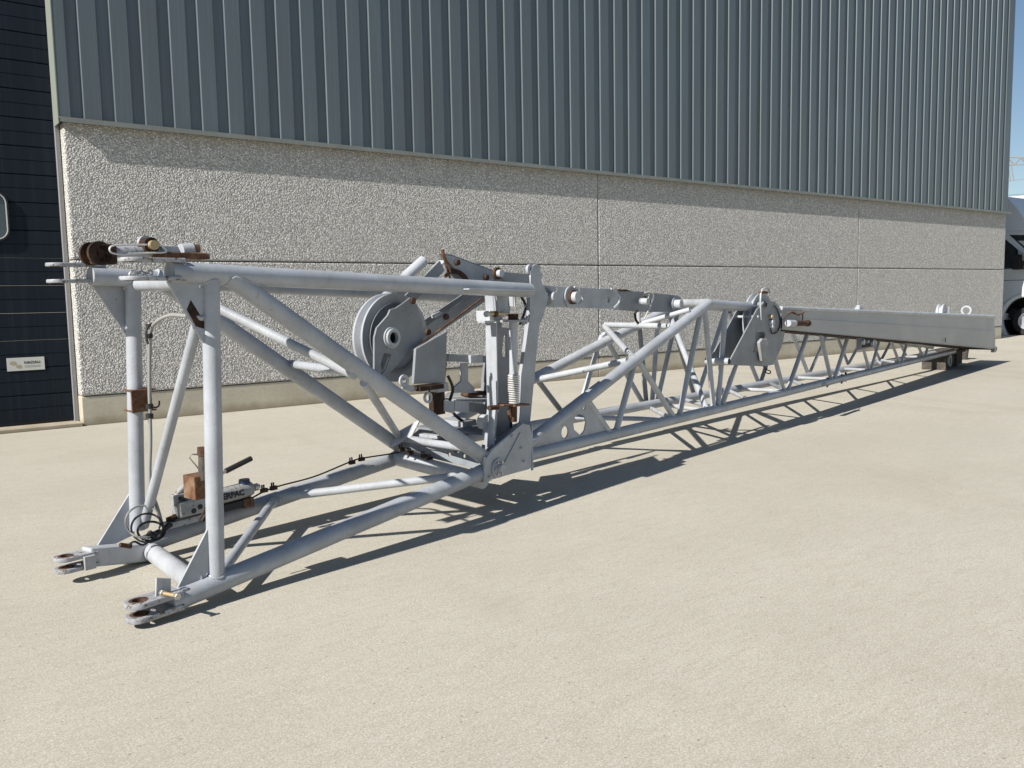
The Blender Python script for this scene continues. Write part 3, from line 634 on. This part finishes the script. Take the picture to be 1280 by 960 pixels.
# near upright channel
def upright(xa, ya, xb, yb, t0, wv, wu, m1, m2):
    a, b = P(xa, ya, t0), P(xb, yb, t0)
    x = B(); x.add([a, b, b+V*wv, a+V*wv, a+U*.01, b+U*.01, b+V*wv+U*.01, a+V*wv+U*.01], [(0, 1, 2, 3), (7, 6, 5, 4), (0, 4, 5, 1), (1, 5, 6, 2), (2, 6, 7, 3), (3, 7, 4, 0)]); x.make('upright_flange', m1, jib, 0)
    c = b+V*.008; d = a+V*.008
    x = B(); x.add([d+U*.01, c+U*.01, c+U*wu, d+U*wu, d+U*.01+V*.01, c+U*.01+V*.01, c+U*wu+V*.01, d+U*wu+V*.01], [(0, 1, 2, 3), (7, 6, 5, 4), (0, 4, 5, 1), (1, 5, 6, 2), (2, 6, 7, 3), (3, 7, 4, 0)]); x.make('upright_web', m2, jib, 0)
upright(618, 364, 620, 392, 3.60, .085, .0, 'grey', 'grey')
strip('upright_web', [(619, 364), (641, 366), (636, 395), (622, 395)], 3.66, .01, 'grey')
upright(620, 402, 622, 515, 3.60, .09, .02, 'grey', 'grey'); upright(621, 512, 617, 560, 3.60, .085, .02, 'grey', 'dull')
strip('slotted_plate', [(620, 408), (636, 410), (637, 560), (620, 560)], 3.74, .012, 'dull', [PP([(629, 420), (632, 418), (632, 446), (628, 446), (627, 440)], 3.74)])
upright(643, 364, 644, 383, 3.60, .05, 0, 'light', 'grey')
bar('cap_bar', P(578, 361.5, 3.52), P(661, 364, 3.52), .008, .11, 'light')
x = B(); x.box(P(606, 395, 3.68), U*.02, V*.06, Z*.035); x.make('side_block', 'light', jib, 30, .003)
x = B(); x.box(P(608, 402, 3.62), U*.05, V*.03, Z*.006); x.make('block_shelf', 'light', jib, 30)
tube('clamp_bolt', P(608, 392, 3.58), P(634, 392, 3.56), .012, 'goldzinc', jib, 12); 
for p in (608.5, 619, 629): 
    c = P(p, 392.5, 3.57); B().cyl(c-U*.012, c+U*.012, .021, n=6).make('nut', 'rust' if p == 619 else 'light', jib, 20, .002)
rc = P(641.5, 400, 3.58)
x = B(); x.lathe(rc-Z*.012+U*-.0, Z, [(0, .02), (0, .098), (.014, .098), (.014, .02)], 28); x.make('rod_flange', 'worn', jib, 30)
tube('rod_collar', rc, rc+Z*.04, .034, 'rust', jib, 20)
tube('spring_rod', rc-Z*.01, P(641.5, 475, 3.58), .028, 'light', jib, 24)
a = P(641.5, 468, 3.58); b = P(641.5, 504, 3.58); nco = 13; pts = []
for i in range(nco*12+1):
    t = i/12*2*math.pi; pts.append(a.lerp(b, i/(nco*12)) + U*(.038*math.cos(t)) + V*(.038*math.sin(t)))
B().path(pts, .0058, 6, 1).make('coil_spring', 'zinc', jib)
tube('spring_core', a, b, .022, 'darkrust', jib, 16)
for yy, rr, hh, m_ in ((467, .036, .006, 'light'), (505, .05, .012, 'fleck')):
    c = P(641.5, yy, 3.58); tube('spring_seat', c, c-Z*hh, rr, m_, jib, 24)
bar('spring_bracket', P(622, 506, 3.60), P(655, 505, 3.60), .012, .10, 'fleck')
tube('rod_nut', P(641.5, 508, 3.58), P(641.5, 527, 3.58), .028, 'fleck', jib, 6); tube('rod_nut', P(636, 512, 3.55), P(638, 524, 3.55), .014, 'rust', jib, 8)
tube('clamp_bolt', P(611, 510, 3.56), P(622, 509, 3.56), .016, 'rust', jib, 12)
x = B(); x.box(P(630, 500, 3.80), U*.05, V*.03, Z*.25); x.make('hollow_shade', 'hole', jib, 30)  # black block put in for the shade of the hollow behind the uprights
for k in range(3):
    bar('clip_tab', P(654+k*3.2, 407-k*2, 3.56), P(656+k*3.2, 397-k*2, 3.56), .010, .02, 'light')
weld_beads()
# --- link bars from the mast to the inclined chord
TL = NT+.16
plate('link_bar', PP([(677, 357), (770, 362), (772, 386.5), (676, 383.5)], TL), .03, 'grey', jib, [(P(759, 374.5, TL), .022)], bev=.003)
lc = P(845, 379, TL)
plate('link_bar', PP([(766, 362), (805, 365), (846, 369.5)], TL+.035)+[P(851, 374, TL+.035), P(852, 382, TL+.035), P(847, 390, TL+.035)]+PP([(805, 390), (766, 387)], TL+.035), .03, 'dull', jib, [], bev=.003)
plate('rust_patch', PP([(769, 361.5), (783, 361.8), (790, 364), (779, 364.5), (774, 363.4)], TL+.0), .0016, 'rust', jib, bev=.0003).location -= V*.0
x = B(); x.lathe(P(683, 371, TL-.016), -V, [(0, .001), (0, .062), (.008, .062), (.008, .001)], 28); x.make('washer', 'dull', jib)
for (px_, py_, ra, rb, m_) in ((685, 371, .048, .034, 'light'), (713, 371.5, .082, .040, 'rust'), (801, 377, .03, .028, 'light'), (843, 380, .052, .038, 'light')):
    c = P(px_, py_, TL-.016)
    B().lathe(c, -V, [(0, .001), (0, ra), (.012, ra), (.012, .001)], 28).make('washer', 'dull' if m_ != 'rust' else 'grey', jib)
    if m_ == 'rust': B().lathe(c-V*.012, -V, [(0, .001), (0, .052), (.02, .052), (.02, .001)], 24).make('washer', 'rust', jib)
    tube('link_pin', c, c-V*.07, rb, m_ if m_ != 'rust' else 'light', jib, 20)
    B().path([c-V*.065+Z*.005, c-V*.068+Z*.035+U*.01, c-V*.068+Z*.05+U*.022, c-V*.068+Z*.06+U*.012], .0042, 6, 4).make('cotter_pin', 'steel', jib)
for px in ([(718, 358.5), (724, 363), (728, 370), (727, 376), (724, 380)], [(764, 361), (770, 366), (775, 372), (773, 379), (768, 384)]):
    B().path([P(x_, y_, TL-.05) for x_, y_ in px], .0075, 8).make('spring_clip', 'light', jib)
B().path([P(806, 366, TL-.05), P(813, 365, TL-.05), P(817, 370, TL-.05), P(814, 380, TL-.05), P(808, 393, TL-.05), P(805, 399, TL-.05)], .0055, 6).make('spring_clip', 'zinc', jib)
B().path([P(805, 369, TL-.05), P(809, 374, TL-.05), P(813, 377, TL-.05)], .008, 6).make('spring_clip', 'rust', jib)
B().path([P(797, 388, TL-.02), P(794, 392, TL-.02), P(795, 400, TL-.02), P(798, 404, TL-.02)], .010, 6).make('chain', 'darkrust', jib)
# --- rear sheave head
TS = NT-.10
hp = [(909, 456), (911, 452), (946, 386), (950, 383), (953, 380), (954, 377), (958, 376), (968, 377), (975, 385), (979, 398), (981, 412), (977, 432), (966, 456), (953, 458)]
hd = plate('head_plate', PP(hp, TS), .014, 'dull', jib, [(P(963, 401, TS), .045), PP([(944, 415), (955, 415), (957, 420), (957, 438), (950, 440), (940, 440), (944, 430)], TS)], bev=.002)
plate('head_plate', [p+V*.20 for p in PP(hp, TS)], .014, 'dull', jib, bev=.002)
hs = P(960, 402, TS)+V*.10; R2 = .285
B().lathe(hs-V*.035, V, [(.0, .05), (.0, R2*.86), (-.004, R2), (.01, R2), (.024, R2*.86), (.046, R2*.86), (.06, R2), (.074, R2), (.07, R2*.86), (.07, .05), (0, .05)], 48).make('sheave', 'grey', jib, 40)
c = P(910, 452, TS); tube('spacer_tube', c-V*.01, c+V*.21-U*.02, .034, 'light', jib, 20); B().cyl(c-V*.0135, c-V*.0128, .026, n=20).make('tube_bore', 'hole', jib)
c = P(955, 381, TS); tube('spacer_tube', c-V*.02, c+V*.22, .030, 'dull', jib, 20); B().cyl(c-V*.0235, c-V*.0228, .022, n=20).make('tube_bore', 'hole', jib)
c = P(946, 396, TS); tube('spacer_tube', c-V*.02, c+V*.21, .014, 'light', jib, 14)
B().path([P(951, 400, TS-.01)-U*.0, P(951, 366, TS-.01), P(958, 360, TS-.01), P(962, 364, TS-.01), P(962, 366, TS-.01)], .009, 8, 3).make('rope_guard', 'light', jib)
tube('guard_pin', P(949, 365, TS), P(961, 365.5, TS)+V*.02, .014, 'fleck', jib, 12)
plate('side_plate', [P(933, 392, TS+.2), P(936, 394, TS+.2), P(915, 448, TS+.2), P(908, 450, TS+.2)], .012, 'dull', jib)
x = B(); c = P(950, 425, TS-.01); a = [P(946, 428, TS-.02), P(950, 423, TS-.02), P(957, 426, TS-.02), P(953, 448, TS-.02), P(952, 453, TS-.02), P(949, 451, TS-.02)]; x.add(a+[p-V*.03 for p in a], [tuple(range(6)), tuple(range(11, 5, -1))]+[(i, (i+1) % 6, 6+(i+1) % 6, 6+i) for i in range(6)]); x.make('latch_lever', 'worn', jib, 30, .003)
for p, r_, m_ in (((962, 396), .022, 'goldzinc'), ((963, 403), .03, 'light'), ((963, 408), .022, 'light')):
    c = P(*p, TS-.008); tube('head_fitting', c, c-V*.035, r_, m_, jib, 12)
B().path([P(963, 411, TS-.02), P(966, 417, TS-.02), P(972, 414, TS-.02), P(975, 404, TS-.02), P(973, 390, TS-.02), P(968, 382, TS-.02)], .006, 6).make('hose', 'black', jib)
B().path([P(950, 425, TS-.02), P(958, 424, TS-.02), P(958, 434, TS-.02), P(954, 441, TS-.02)], .005, 6).make('wire_loop', 'zinc', jib)
B().path([P(954, 458, TS), P(958, 462, TS), P(963, 464, TS), P(962, 467, TS), P(957, 465, TS), P(959, 460, TS)], .006, 6).make('rusty_ring', 'rust', jib)

# ================================================================== BOX EXTENSION
bx = thing('box_jib_extension', 'long tapered grey box-section jib extension laid beside the lattice, deepest at far right', 'jib extension', P(1243, 437, 3.2))
e0 = P(976, 413, NT-.12); e1 = P(976, 385, NT-.12); f0 = P(1243, 437, 3.2); f1 = P(1243, 396, 3.2)
W0, W1 = V*.22, V*.50
K = 9
def lerp_ring(k):
    t = k/K; w_ = W0.lerp(W1, t); a = e0.lerp(f0, t); b = e1.lerp(f1, t); h = b-a; m1 = a+h*.57
    return [a, m1, m1-V*.014, a.lerp(b, .05)-V*.014, b-h*.05, b-h*.05-V*.004, b-h*.02-V*.004, b, b+w_, a+w_]
x = B(); rings = [lerp_ring(k) for k in range(K+1)]; n_ = len(rings[0])
for r_ in rings: x.v += r_
for k in range(K):
    for i in range(n_): x.f.append((k*n_+i, k*n_+(i+1) % n_, (k+1)*n_+(i+1) % n_, (k+1)*n_+i))
x.f.append(tuple(range(n_))); x.f.append(tuple(range((K+1)*n_-1, K*n_-1, -1)))
body = x.make('box_body', 'box', bx, 30)
a, b = e1, f1
up_ = Z*.008
x = B(); x.add([a-V*.008, b-V*.008, b+W1+V*.0, a+W0, a-V*.008+up_, b-V*.008+up_, b+W1+up_, a+W0+up_], [(0, 1, 2, 3), (7, 6, 5, 4), (0, 4, 5, 1), (1, 5, 6, 2), (2, 6, 7, 3), (3, 7, 4, 0)]); x.make('top_plate', 'grey', bx, 0)
x = B(); x.cyl(a-V*.002+Z*.0, b-V*.002+Z*.0, .02, .03, 12); x.make('lit_edge_strip', 'light', bx)  # pale tube added along the top edge to show its sunlit strip
x = B(); x.add([e0-V*.006-Z*.006, f0-V*.006-Z*.006, f0+W1-Z*.006, e0+W0-Z*.006]+[p for p in (e0-V*.006+Z*.006, f0-V*.006+Z*.006, f0+W1+Z*.006, e0+W0+Z*.006)], [(0, 1, 2, 3), (7, 6, 5, 4), (0, 4, 5, 1), (1, 5, 6, 2), (2, 6, 7, 3), (3, 7, 4, 0)]); x.make('bottom_plate', 'darkrust', bx, 0)
a = f0.lerp(f1, .42)
c = f0+U*.05; x = B(); x.box(c+V*.02, U*.09, V*.03, Z*.05); x.make('end_foot', 'worn', bx, 30, .004); x = B(); x.box(c+U*.13+V*.02, U*.04, V*.025, Z*.03); x.make('end_pin', 'darkrust', bx, 30, .004)
bz = B(); cc = P(1181, 425, 3.26)-V*.008; bz.box(cc, U*.012, V*.003, Z*.035); bz.make('slot', 'hole', bx)
bx_m = P(1083, 428, 3.42)
x = B(); x.box(bx_m, U*.30, V*.03, Z*.075); x.make('mounting_lug', 'dull', bx, 30, .004)
x = B(); x.box(bx_m-U*.06-V*.032, U*.22, V*.004, Z*.055); x.make('lug_plate', 'hole', bx, 30, .004)
for p in ((1077.5, 427.5), (1083, 427), (1089, 429)):
    c = P(*p, 3.385); B().cyl(c, c-V*.03, .033 if p[0] != 1083 else .02, n=18).make('lug_bolt', 'light', bx)
# end sheave and eye on top of the box
c = P(1177, 393, 3.42); B().lathe(c-V*.04, V, [(0, .04), (0, .14), (-.004, .165), (.02, .165), (.035, .14), (.05, .14), (.065, .165), (.09, .165), (.085, .14), (.085, .04), (0, .04)], 36).make('end_sheave', 'grey', bx, 40)
x = B(); x.box(P(1186, 391, 3.5), U*.012, V*.015, Z*.11); x.make('sheave_cheek', 'dull', bx, 30)
c = P(1208, 388, 3.42); B().lathe(c-U*.015, U, [(0, .055), (0, .085), (.03, .085), (.03, .055), (0, .055)], 28).make('end_eye', 'light', bx, 40); x = B(); x.box(P(1204, 393.5, 3.42), U*.11, V*.04, Z*.022); x.make('eye_foot', 'light', bx, 30, .004)
x = B(); x.box(P(1074, 385.5, 3.5), U*.08, V*.03, Z*.014); x.cyl(P(1073, 385, 3.5), P(1073, 385, 3.5)+Z*.035, .03, n=10); x.make('top_lug', 'light', bx, 30, .003)
# pin with rusty sleeve at the box's near end
c0 = P(985, 404, 3.34); c1 = P(993, 404, 3.34); tube('sleeve_pin', c0, c1, .033, 'light', bx, 18); tube('rusty_sleeve', c1, P(1008, 404, 3.34), .028, 'rust', bx, 16); tube('sleeve_end', P(1008, 404, 3.34), P(1010.5, 404, 3.34), .033, 'darkrust', bx, 16)
B().path([P(979, 400, 3.36), P(985, 393, 3.36), P(990, 391, 3.36), P(998, 394, 3.36), P(1003, 392, 3.36), P(1003, 402, 3.36)], .006, 6).make('lanyard', 'rust', bx)
B().path([P(984, 393, 3.38), P(990, 390, 3.36), P(997, 393, 3.36), P(1004, 391, 3.36), P(1006, 388, 3.38)], .008, 6).make('chain', 'fleck', bx)
# box near-end nose
x = B(); nose = [P(976, 385, NT-.12), P(976, 413, NT-.12)]; 
x.add([nose[0], nose[1], P(968, 420, NT-.1), P(966, 400, NT-.1), P(966, 384, NT-.1)]+[q+W0 for q in (nose[0], nose[1], P(968, 420, NT-.1), P(966, 400, NT-.1), P(966, 384, NT-.1))], [tuple(range(5)), tuple(range(9, 4, -1))]+[(i, (i+1) % 5, 5+(i+1) % 5, 5+i) for i in range(5)]); x.make('box_nose', 'dull', bx, 30, .004)

# support block and stand under the far end
q = P(1178, 459, 'z0')
blk = thing('support_block', 'dark grimy steel support block under far end of lattice jib', 'support block', q)
x = B(); c = q+Z*.155
x.box(c+Z*.12, U*.75, V*.22, Z*.03); x.box(c-U*.55, U*.05, V*.2, Z*.155); x.box(c+U*.45, U*.22, V*.18, Z*.13); x.make('block_body', 'grime', blk, 30, .008)
x = B(); x.box(c-Z*.02-U*.1-V*.0, U*.32, V*.15, Z*.10); x.make('block_web', 'grime', blk, 30, .008)
x = B(); x.lathe(c-U*.45-V*.2, -V, [(0, .06), (0, .11), (.03, .11), (.03, .06), (0, .06)], 24); x.make('block_eye', 'worn', blk)
q = P(1206, 449.5, 'z0')
stn = thing('prop_stand', 'short dark prop post standing under the box extension end', 'prop', q)
x = B(); x.cyl(q, q+Z*.26, .05, .075, 12); x.make('prop_post', 'grime', stn); x = B(); x.box(q+Z*.28, U*.14, V*.1, Z*.02); x.make('prop_head', 'grime', stn, 30)

# ================================================================== HAND PUMP on the far lower chord
pa, pb = P(222, 634, 4.40), P(319, 609, 4.40); ax = (pb-pa).normalized(); pu = V.cross(ax).normalized(); pu = pu if pu.z > 0 else -pu; L_ = (pb-pa).length
pm = thing('hydraulic_hand_pump', 'grey hydraulic hand pump with black lever strapped on the rear lower chord', 'hand pump', pa-Z*.06)
def pp_(f, h, v=0.): return pa + ax*(L_*f) + pu*h + V*v
M['pump'] = paint('pump_grey_paint', (.46, .47, .47), .45, .62, .35)
x = B(); x.lathe(pp_(.28, .0), ax, [(0, .001), (0, .040), (.02, .046), (L_*.62, .046), (L_*.66, .040), (L_*.68, .02), (L_*.68, .001)], 28); x.make('reservoir', 'pump', pm, 40)
x = B(); x.box(pp_(.14, -.012), ax*.085, V*.042, pu*.046); x.make('pump_head', 'pump', pm, 40, .012)
x = B(); x.cyl(pp_(-.10, -.055), pp_(.02, -.045), .016, n=12); x.cyl(pp_(-.13, -.06), pp_(-.06, -.055), .021, n=6); x.make('hose_coupling', 'darkrust', pm)
x = B(); x.path([pp_(-.02, -.03), pp_(-.03, .03), pp_(.02, .075), pp_(.12, .105), pp_(.26, .10)], .017, 10); x.make('carrying_frame', 'pump', pm)
x = B(); x.box(pp_(.03, .045), ax*.045, V*.022, pu*.03); x.make('release_valve_block', 'pump', pm, 40, .006)
for p in ((.02, .05), (.06, .035)): c = pp_(*p, -.022); x = B(); x.cyl(c, c-V*.014, .012, n=12); x.make('valve_knob', 'black', pm)
for p in ((.14, -.032), (.22, -.018)):
    c = pp_(*p, -.0425); x = B(); x.cyl(c, c-V*.002, .015, n=14); x.make('print_mark', 'ink', pm)
x = B(); x.cyl(pp_(.86, .04), pp_(.86, .064), .034, .031, 24); x.make('filler_cap', 'blue', pm)
x = B(); x.cyl(pp_(.98, .0), pp_(1.03, .0), .022, n=16); x.cyl(pp_(1.02, .0), pp_(1.06, .0), .012, n=12); x.make('end_fitting', 'steel', pm)
x = B(); x.box(pp_(.62, -.07), ax*.13, V*.03, pu*.022); x.make('rubber_foot', 'black', pm, 40, .006)
x = B(); x.box(pp_(.83, -.075), ax*.02, V*.035, pu*.028); x.box(pp_(.90, -.075), ax*.012, V*.035, pu*.03); x.make('foot_bracket', 'fleck', pm, 40, .003)
x = B(); x.box(pp_(.18, -.085), ax*.17, V*.035, pu*.016); x.make('base_plate', 'pump', pm, 40, .003)
h0, h1 = P(262, 600, 4.33), P(282, 589, 4.33); tube('lever', h0, h1, .010, 'steel', pm, 12); tube('lever_grip', h1, P(314, 573, 4.33), .0155, 'black', pm, 14)
text('lettering', 'ENERPAC', pp_(.585, .0, -.0475), ax, pu, .034, 'ink', pm, depth=.0015, bold=.045)

# ================================================================== TIE ROD lying on the front frame
TT = 3.85
tr = thing('tie_rod', 'pale tie rod with rusty clevis discs lying across the top of the front frame', 'tie rod', P(190, 325, TT))
for dt, r_ in ((-.05, .052), (.03, .052)):
    c = P(119, 317, TT)+V*dt; B().lathe(c, V, [(0, .017), (0, r_), (.018, r_), (.018, .017), (0, .017)], 28).make('clevis_disc', 'darkrust', tr)
x = B(); x.box(P(128, 318, TT), U*.045, V*.05, Z*.045); x.make('clevis_block', 'darkrust', tr, 30, .01)
tube('rod', P(131, 318, TT), P(166, 316, TT), .041, 'light', tr, 24, .034); tube('rod', P(164, 316, TT), P(215, 315, TT), .032, 'worn', tr, 24)
x = B(); x.box(P(222, 320, TT), U*.14, V*.05, Z*.014); x.make('rod_tray', 'fleck', tr, 30, .003)
plate('rod_cheek', PP([(200, 307), (222, 308), (226, 316), (204, 316)], TT-.03), .01, 'light', tr); tube('rod_sleeve', P(226, 313, TT), P(240, 312, TT), .032, 'light', tr, 20); tube('rod_sleeve', P(240, 312, TT), P(247, 312.5, TT), .028, 'fleck', tr, 16)
tube('rod_tip', P(238, 320, TT-.03), P(257, 320, TT-.03), .017, 'fleck', tr, 14)
c = P(186, 307, TT-.02); B().lathe(c-V*.03, V, [(0, .001), (0, .036), (.06, .036), (.06, .001)], 24).make('lock_nut', 'darkrust', tr); B().cyl(c-V*.055, c-V*.03, .022, n=16).make('nut_end', 'goldzinc', tr); c = P(183, 304, TT+.05); B().lathe(c, V, [(0, .02), (0, .036), (.02, .036), (.02, .02), (0, .02)], 20).make('washer', 'light', tr)
B().path([P(183, 306, TT-.06), P(160, 306, TT-.06), P(142, 307, TT-.06), P(137, 311, TT-.06), P(140, 316, TT-.06), P(152, 318, TT-.06), P(160, 317, TT-.06), P(162, 313, TT-.06), P(156, 310, TT-.06)], .0045, 6).make('lock_wire', 'zinc', tr)
B().path([P(160, 317, TT-.065), P(185, 316, TT-.065), P(207, 315, TT-.065), P(203, 308, TT-.065), P(196, 306, TT-.065), P(186, 305, TT-.065)], .0045, 6).make('lock_wire', 'zinc', tr)
x = B(); x.cyl(P(171, 311, TT), P(178, 309, TT), .022, n=8); x.make('rope_socket', 'rust', tr)
# small chain piece hanging in the near upper fork
ch = thing('shackle_chain', 'short white-painted shackle chain lying in the near upper fork', 'chain', P(172, 343, NT))
for k in range(5):
    c = P(166+k*5.2, 342-(k % 2)*2, NT+.02); e_ = (U+Z*.3*(-1)**k).normalized(); f_ = (V if k % 2 else Z)
    B().path([c+e_*(.016*math.cos(t))+f_*(.011*math.sin(t)) for t in [i*math.pi/4 for i in range(8)]], .0042, 6, 2, True).make('chain_link', 'zinc', ch)

# ================================================================== VAN and far things beyond the corner
VX = 27.5
def vy(px): return 11.24-(px-1275)*.0292
def vz(py): return 1.39+(359.7-py)*.0243
van = thing('white_van', 'white high-roofed van parked beyond the right corner of the hall', 'van', (VX+1.05, 12.0, 0))
prof = [(16.2, .55), (16.2, 4.0), (16.0, 4.14), (11.95, 4.16), (11.75, 4.1), (11.45, 3.75), (11.15, 3.25), (11.0, 3.0), (10.55, 2.35), (10.2, 1.95), (9.6, 1.75), (9.35, 1.45), (9.3, .6), (9.5, .45),
        (10.35, .45)] + [(11.07+.62*math.cos(t), .50+.62*math.sin(t)) for t in [math.pi*1.0*k/10+math.pi for k in range(0)]] + [(11.07-.66*math.cos(t), .45+.72*math.sin(t)) for t in [math.pi*k/10 for k in range(0, 11)]] + [(11.85, .45)]
prof2 = [(y, z) for y, z in prof]
x = B(); n_ = len(prof2); x.add([(VX, y, z) for y, z in prof2]+[(VX+2.1, y, z) for y, z in prof2], [(i, (i+1) % n_, n_+(i+1) % n_, n_+i) for i in range(n_)]); 
bm_ = x
me = bpy.data.meshes.new('van_body')
vb = plate('van_body', [Vector((VX, y, z)) for y, z in prof2], .03, 'white', van, bev=.012)
plate('van_body_side', [Vector((VX+2.1, y, z)) for y, z in prof2], .03, 'white', van, bev=.012)
x.make('van_shell', 'white', van, 30)
def vq(name, px, dx, th, m): return plate(name, [Vector((VX-dx, vy(a), vz(b))) for a, b in px], th, m, van)
vq('side_window', [(1240, 297), (1256, 297.5), (1266, 308), (1277, 321), (1278, 335.5), (1240, 335.5)], .02, .012, 'glass')
vq('quarter_light', [(1270.6, 313.5), (1275.5, 319.5), (1270.6, 319.5)], .03, .006, 'sticker')
vq('door_pillar', [(1268, 311), (1269.6, 313), (1269.6, 335.5), (1268, 335.5)], .03, .006, 'black')
vq('windscreen_side', [(1261.5, 294.3), (1290, 297), (1290, 326), (1283, 320)], .02, .012, 'glass')
vq('windscreen_reflection', [(1270, 302), (1290, 304), (1290, 322), (1284, 318)], .03, .004, 'sticker')  # white plate painted in as the sky's reflection on the windscreen
vq('roof_gutter', [(1240, 289.5), (1290, 292), (1290, 293.2), (1240, 290.8)], .03, .02, 'white')
plate('windscreen', [Vector((VX+a_, y, z)) for a_, y, z in ((.12, 10.98, 2.96), (1.98, 10.98, 2.96), (1.98, 10.22, 1.98), (.12, 10.22, 1.98))], .03, 'glass', van)
B().lathe((VX-.01, 11.07, .46), (1, 0, 0), [(0, .68), (-.03, .72), (-.03, .78), (.0, .80)], 40).make('arch_lip', 'white', van, 40)
x = B(); x.aabb((VX-.30, vy(1283), vz(337)), (VX-.05, vy(1268.5), vz(319))); x.make('wing_mirror', 'black', van, 30, .04)
x = B(); x.aabb((VX-.02, 9.4, 1.62), (VX-.0, 16, 1.645)); x.make('side_crease', mat('panel_gap', (.2, .22, .24), .6), van, 0)
x = B(); x.aabb((VX-.04, 11.85, .42), (VX+.05, 13.6, .52)); x.make('step_sill', 'white', van, 30, .02)
for yy in (11.07, 14.9):
    wh = B().lathe((VX+.04, yy, .42), (1, 0, 0), [(0, .25), (-.01, .40), (.04, .42), (.2, .42), (.24, .38), (.24, .001)], 36).make('wheel', 'tyre', van, 40)
    B().lathe((VX+.03, yy, .42), (1, 0, 0), [(.0, .255), (-.01, .235), (.05, .20), (.06, .10), (.01, .09), (.0, .001)], 32).make('rim', 'rim', wh, 40)
    B().lathe((VX+.03, yy, .42), (1, 0, 0), [(.0, .255), (-.02, .25), (-.02, .235), (.0, .23)], 32).make('rim_lip', 'rim', wh, 40)
x = B(); x.aabb((VX+.3, 9.6, .5), (VX+1.8, 16, .8)); x.make('underbody', 'black', van, 0)
x = B(); x.lathe((VX+.05, 11.07, .46), (1, 0, 0), [(0, .66), (.5, .66), (.5, .001)], 24); x.make('wheel_arch_liner', 'black', van)
# warehouse with white rounded roof behind
wh = thing('white_roofed_shed', 'distant white building with rounded ribbed roof above the van', 'building', (60, 20, 0))
wy = B(); seg = []
for k in range(13):
    t = math.pi*k/12; seg.append((26-16*math.cos(t)*1.0, 4.4+2.6*math.sin(t)))
wy.add([(56, y, z) for y, z in seg]+[(86, y, z) for y, z in seg], [(i, i+1, 14+i, 13+i) for i in range(12)]+[tuple(range(13))]); wy.make('barrel_roof', 'wroof', wh, 30)
for k in range(16):
    x = B(); r0 = k*2-.1+56; x.add([(r0, y, z+.06) for y, z in seg]+[(r0+.2, y, z+.06) for y, z in seg], [(i, i+1, 14+i, 13+i) for i in range(12)]); x.make('roof_rib', 'trim', wh, 0)
x = B(); x.aabb((56.1, 10.1, 0), (86, 41.9, 4.4)); x.make('shed_wall', mat('pale_shed_wall', (.7, .72, .74), .6), wh, 0)
# lattice pylon arm
py = thing('transmission_pylon', 'thin grey lattice pylon arm against the sky beside the hall corner', 'pylon', (150, 40, 0))
def ry(px, py_, dist): return O+ray(px, py_)*dist
c0 = ry(1262, 197, 150); c1 = ry(1300, 199, 150)
for i, (p, q_) in enumerate((((1256, 196), (1300, 198)), ((1258, 206), (1300, 205)), ((1260, 197), (1268, 206)), ((1268, 206), (1276, 197)), ((1276, 197), (1284, 206)), ((1284, 206), (1292, 197)))):
    tube('pylon_strut', ry(*p, 150), ry(*q_, 150), .10, 'frame', py, 6)
tube('pylon_leg', ry(1292, 190, 150), Vector((ry(1292, 190, 150).x, ry(1292, 190, 150).y, 0)), .25, 'frame', py, 8)
for a_ in (1262, 1266):
    B().path([ry(a_-2, 206, 150), ry(a_, 219, 150), ry(a_+1.5, 226, 150)], .07, 6).make('insulator', 'frame', py)
B().path([ry(1240, 232, 150)+Vector((0, 60, 4)), ry(1264, 226, 150), ry(1290, 215, 150)-Vector((0, 60, -4))], .05, 5).make('power_line', 'frame', py)
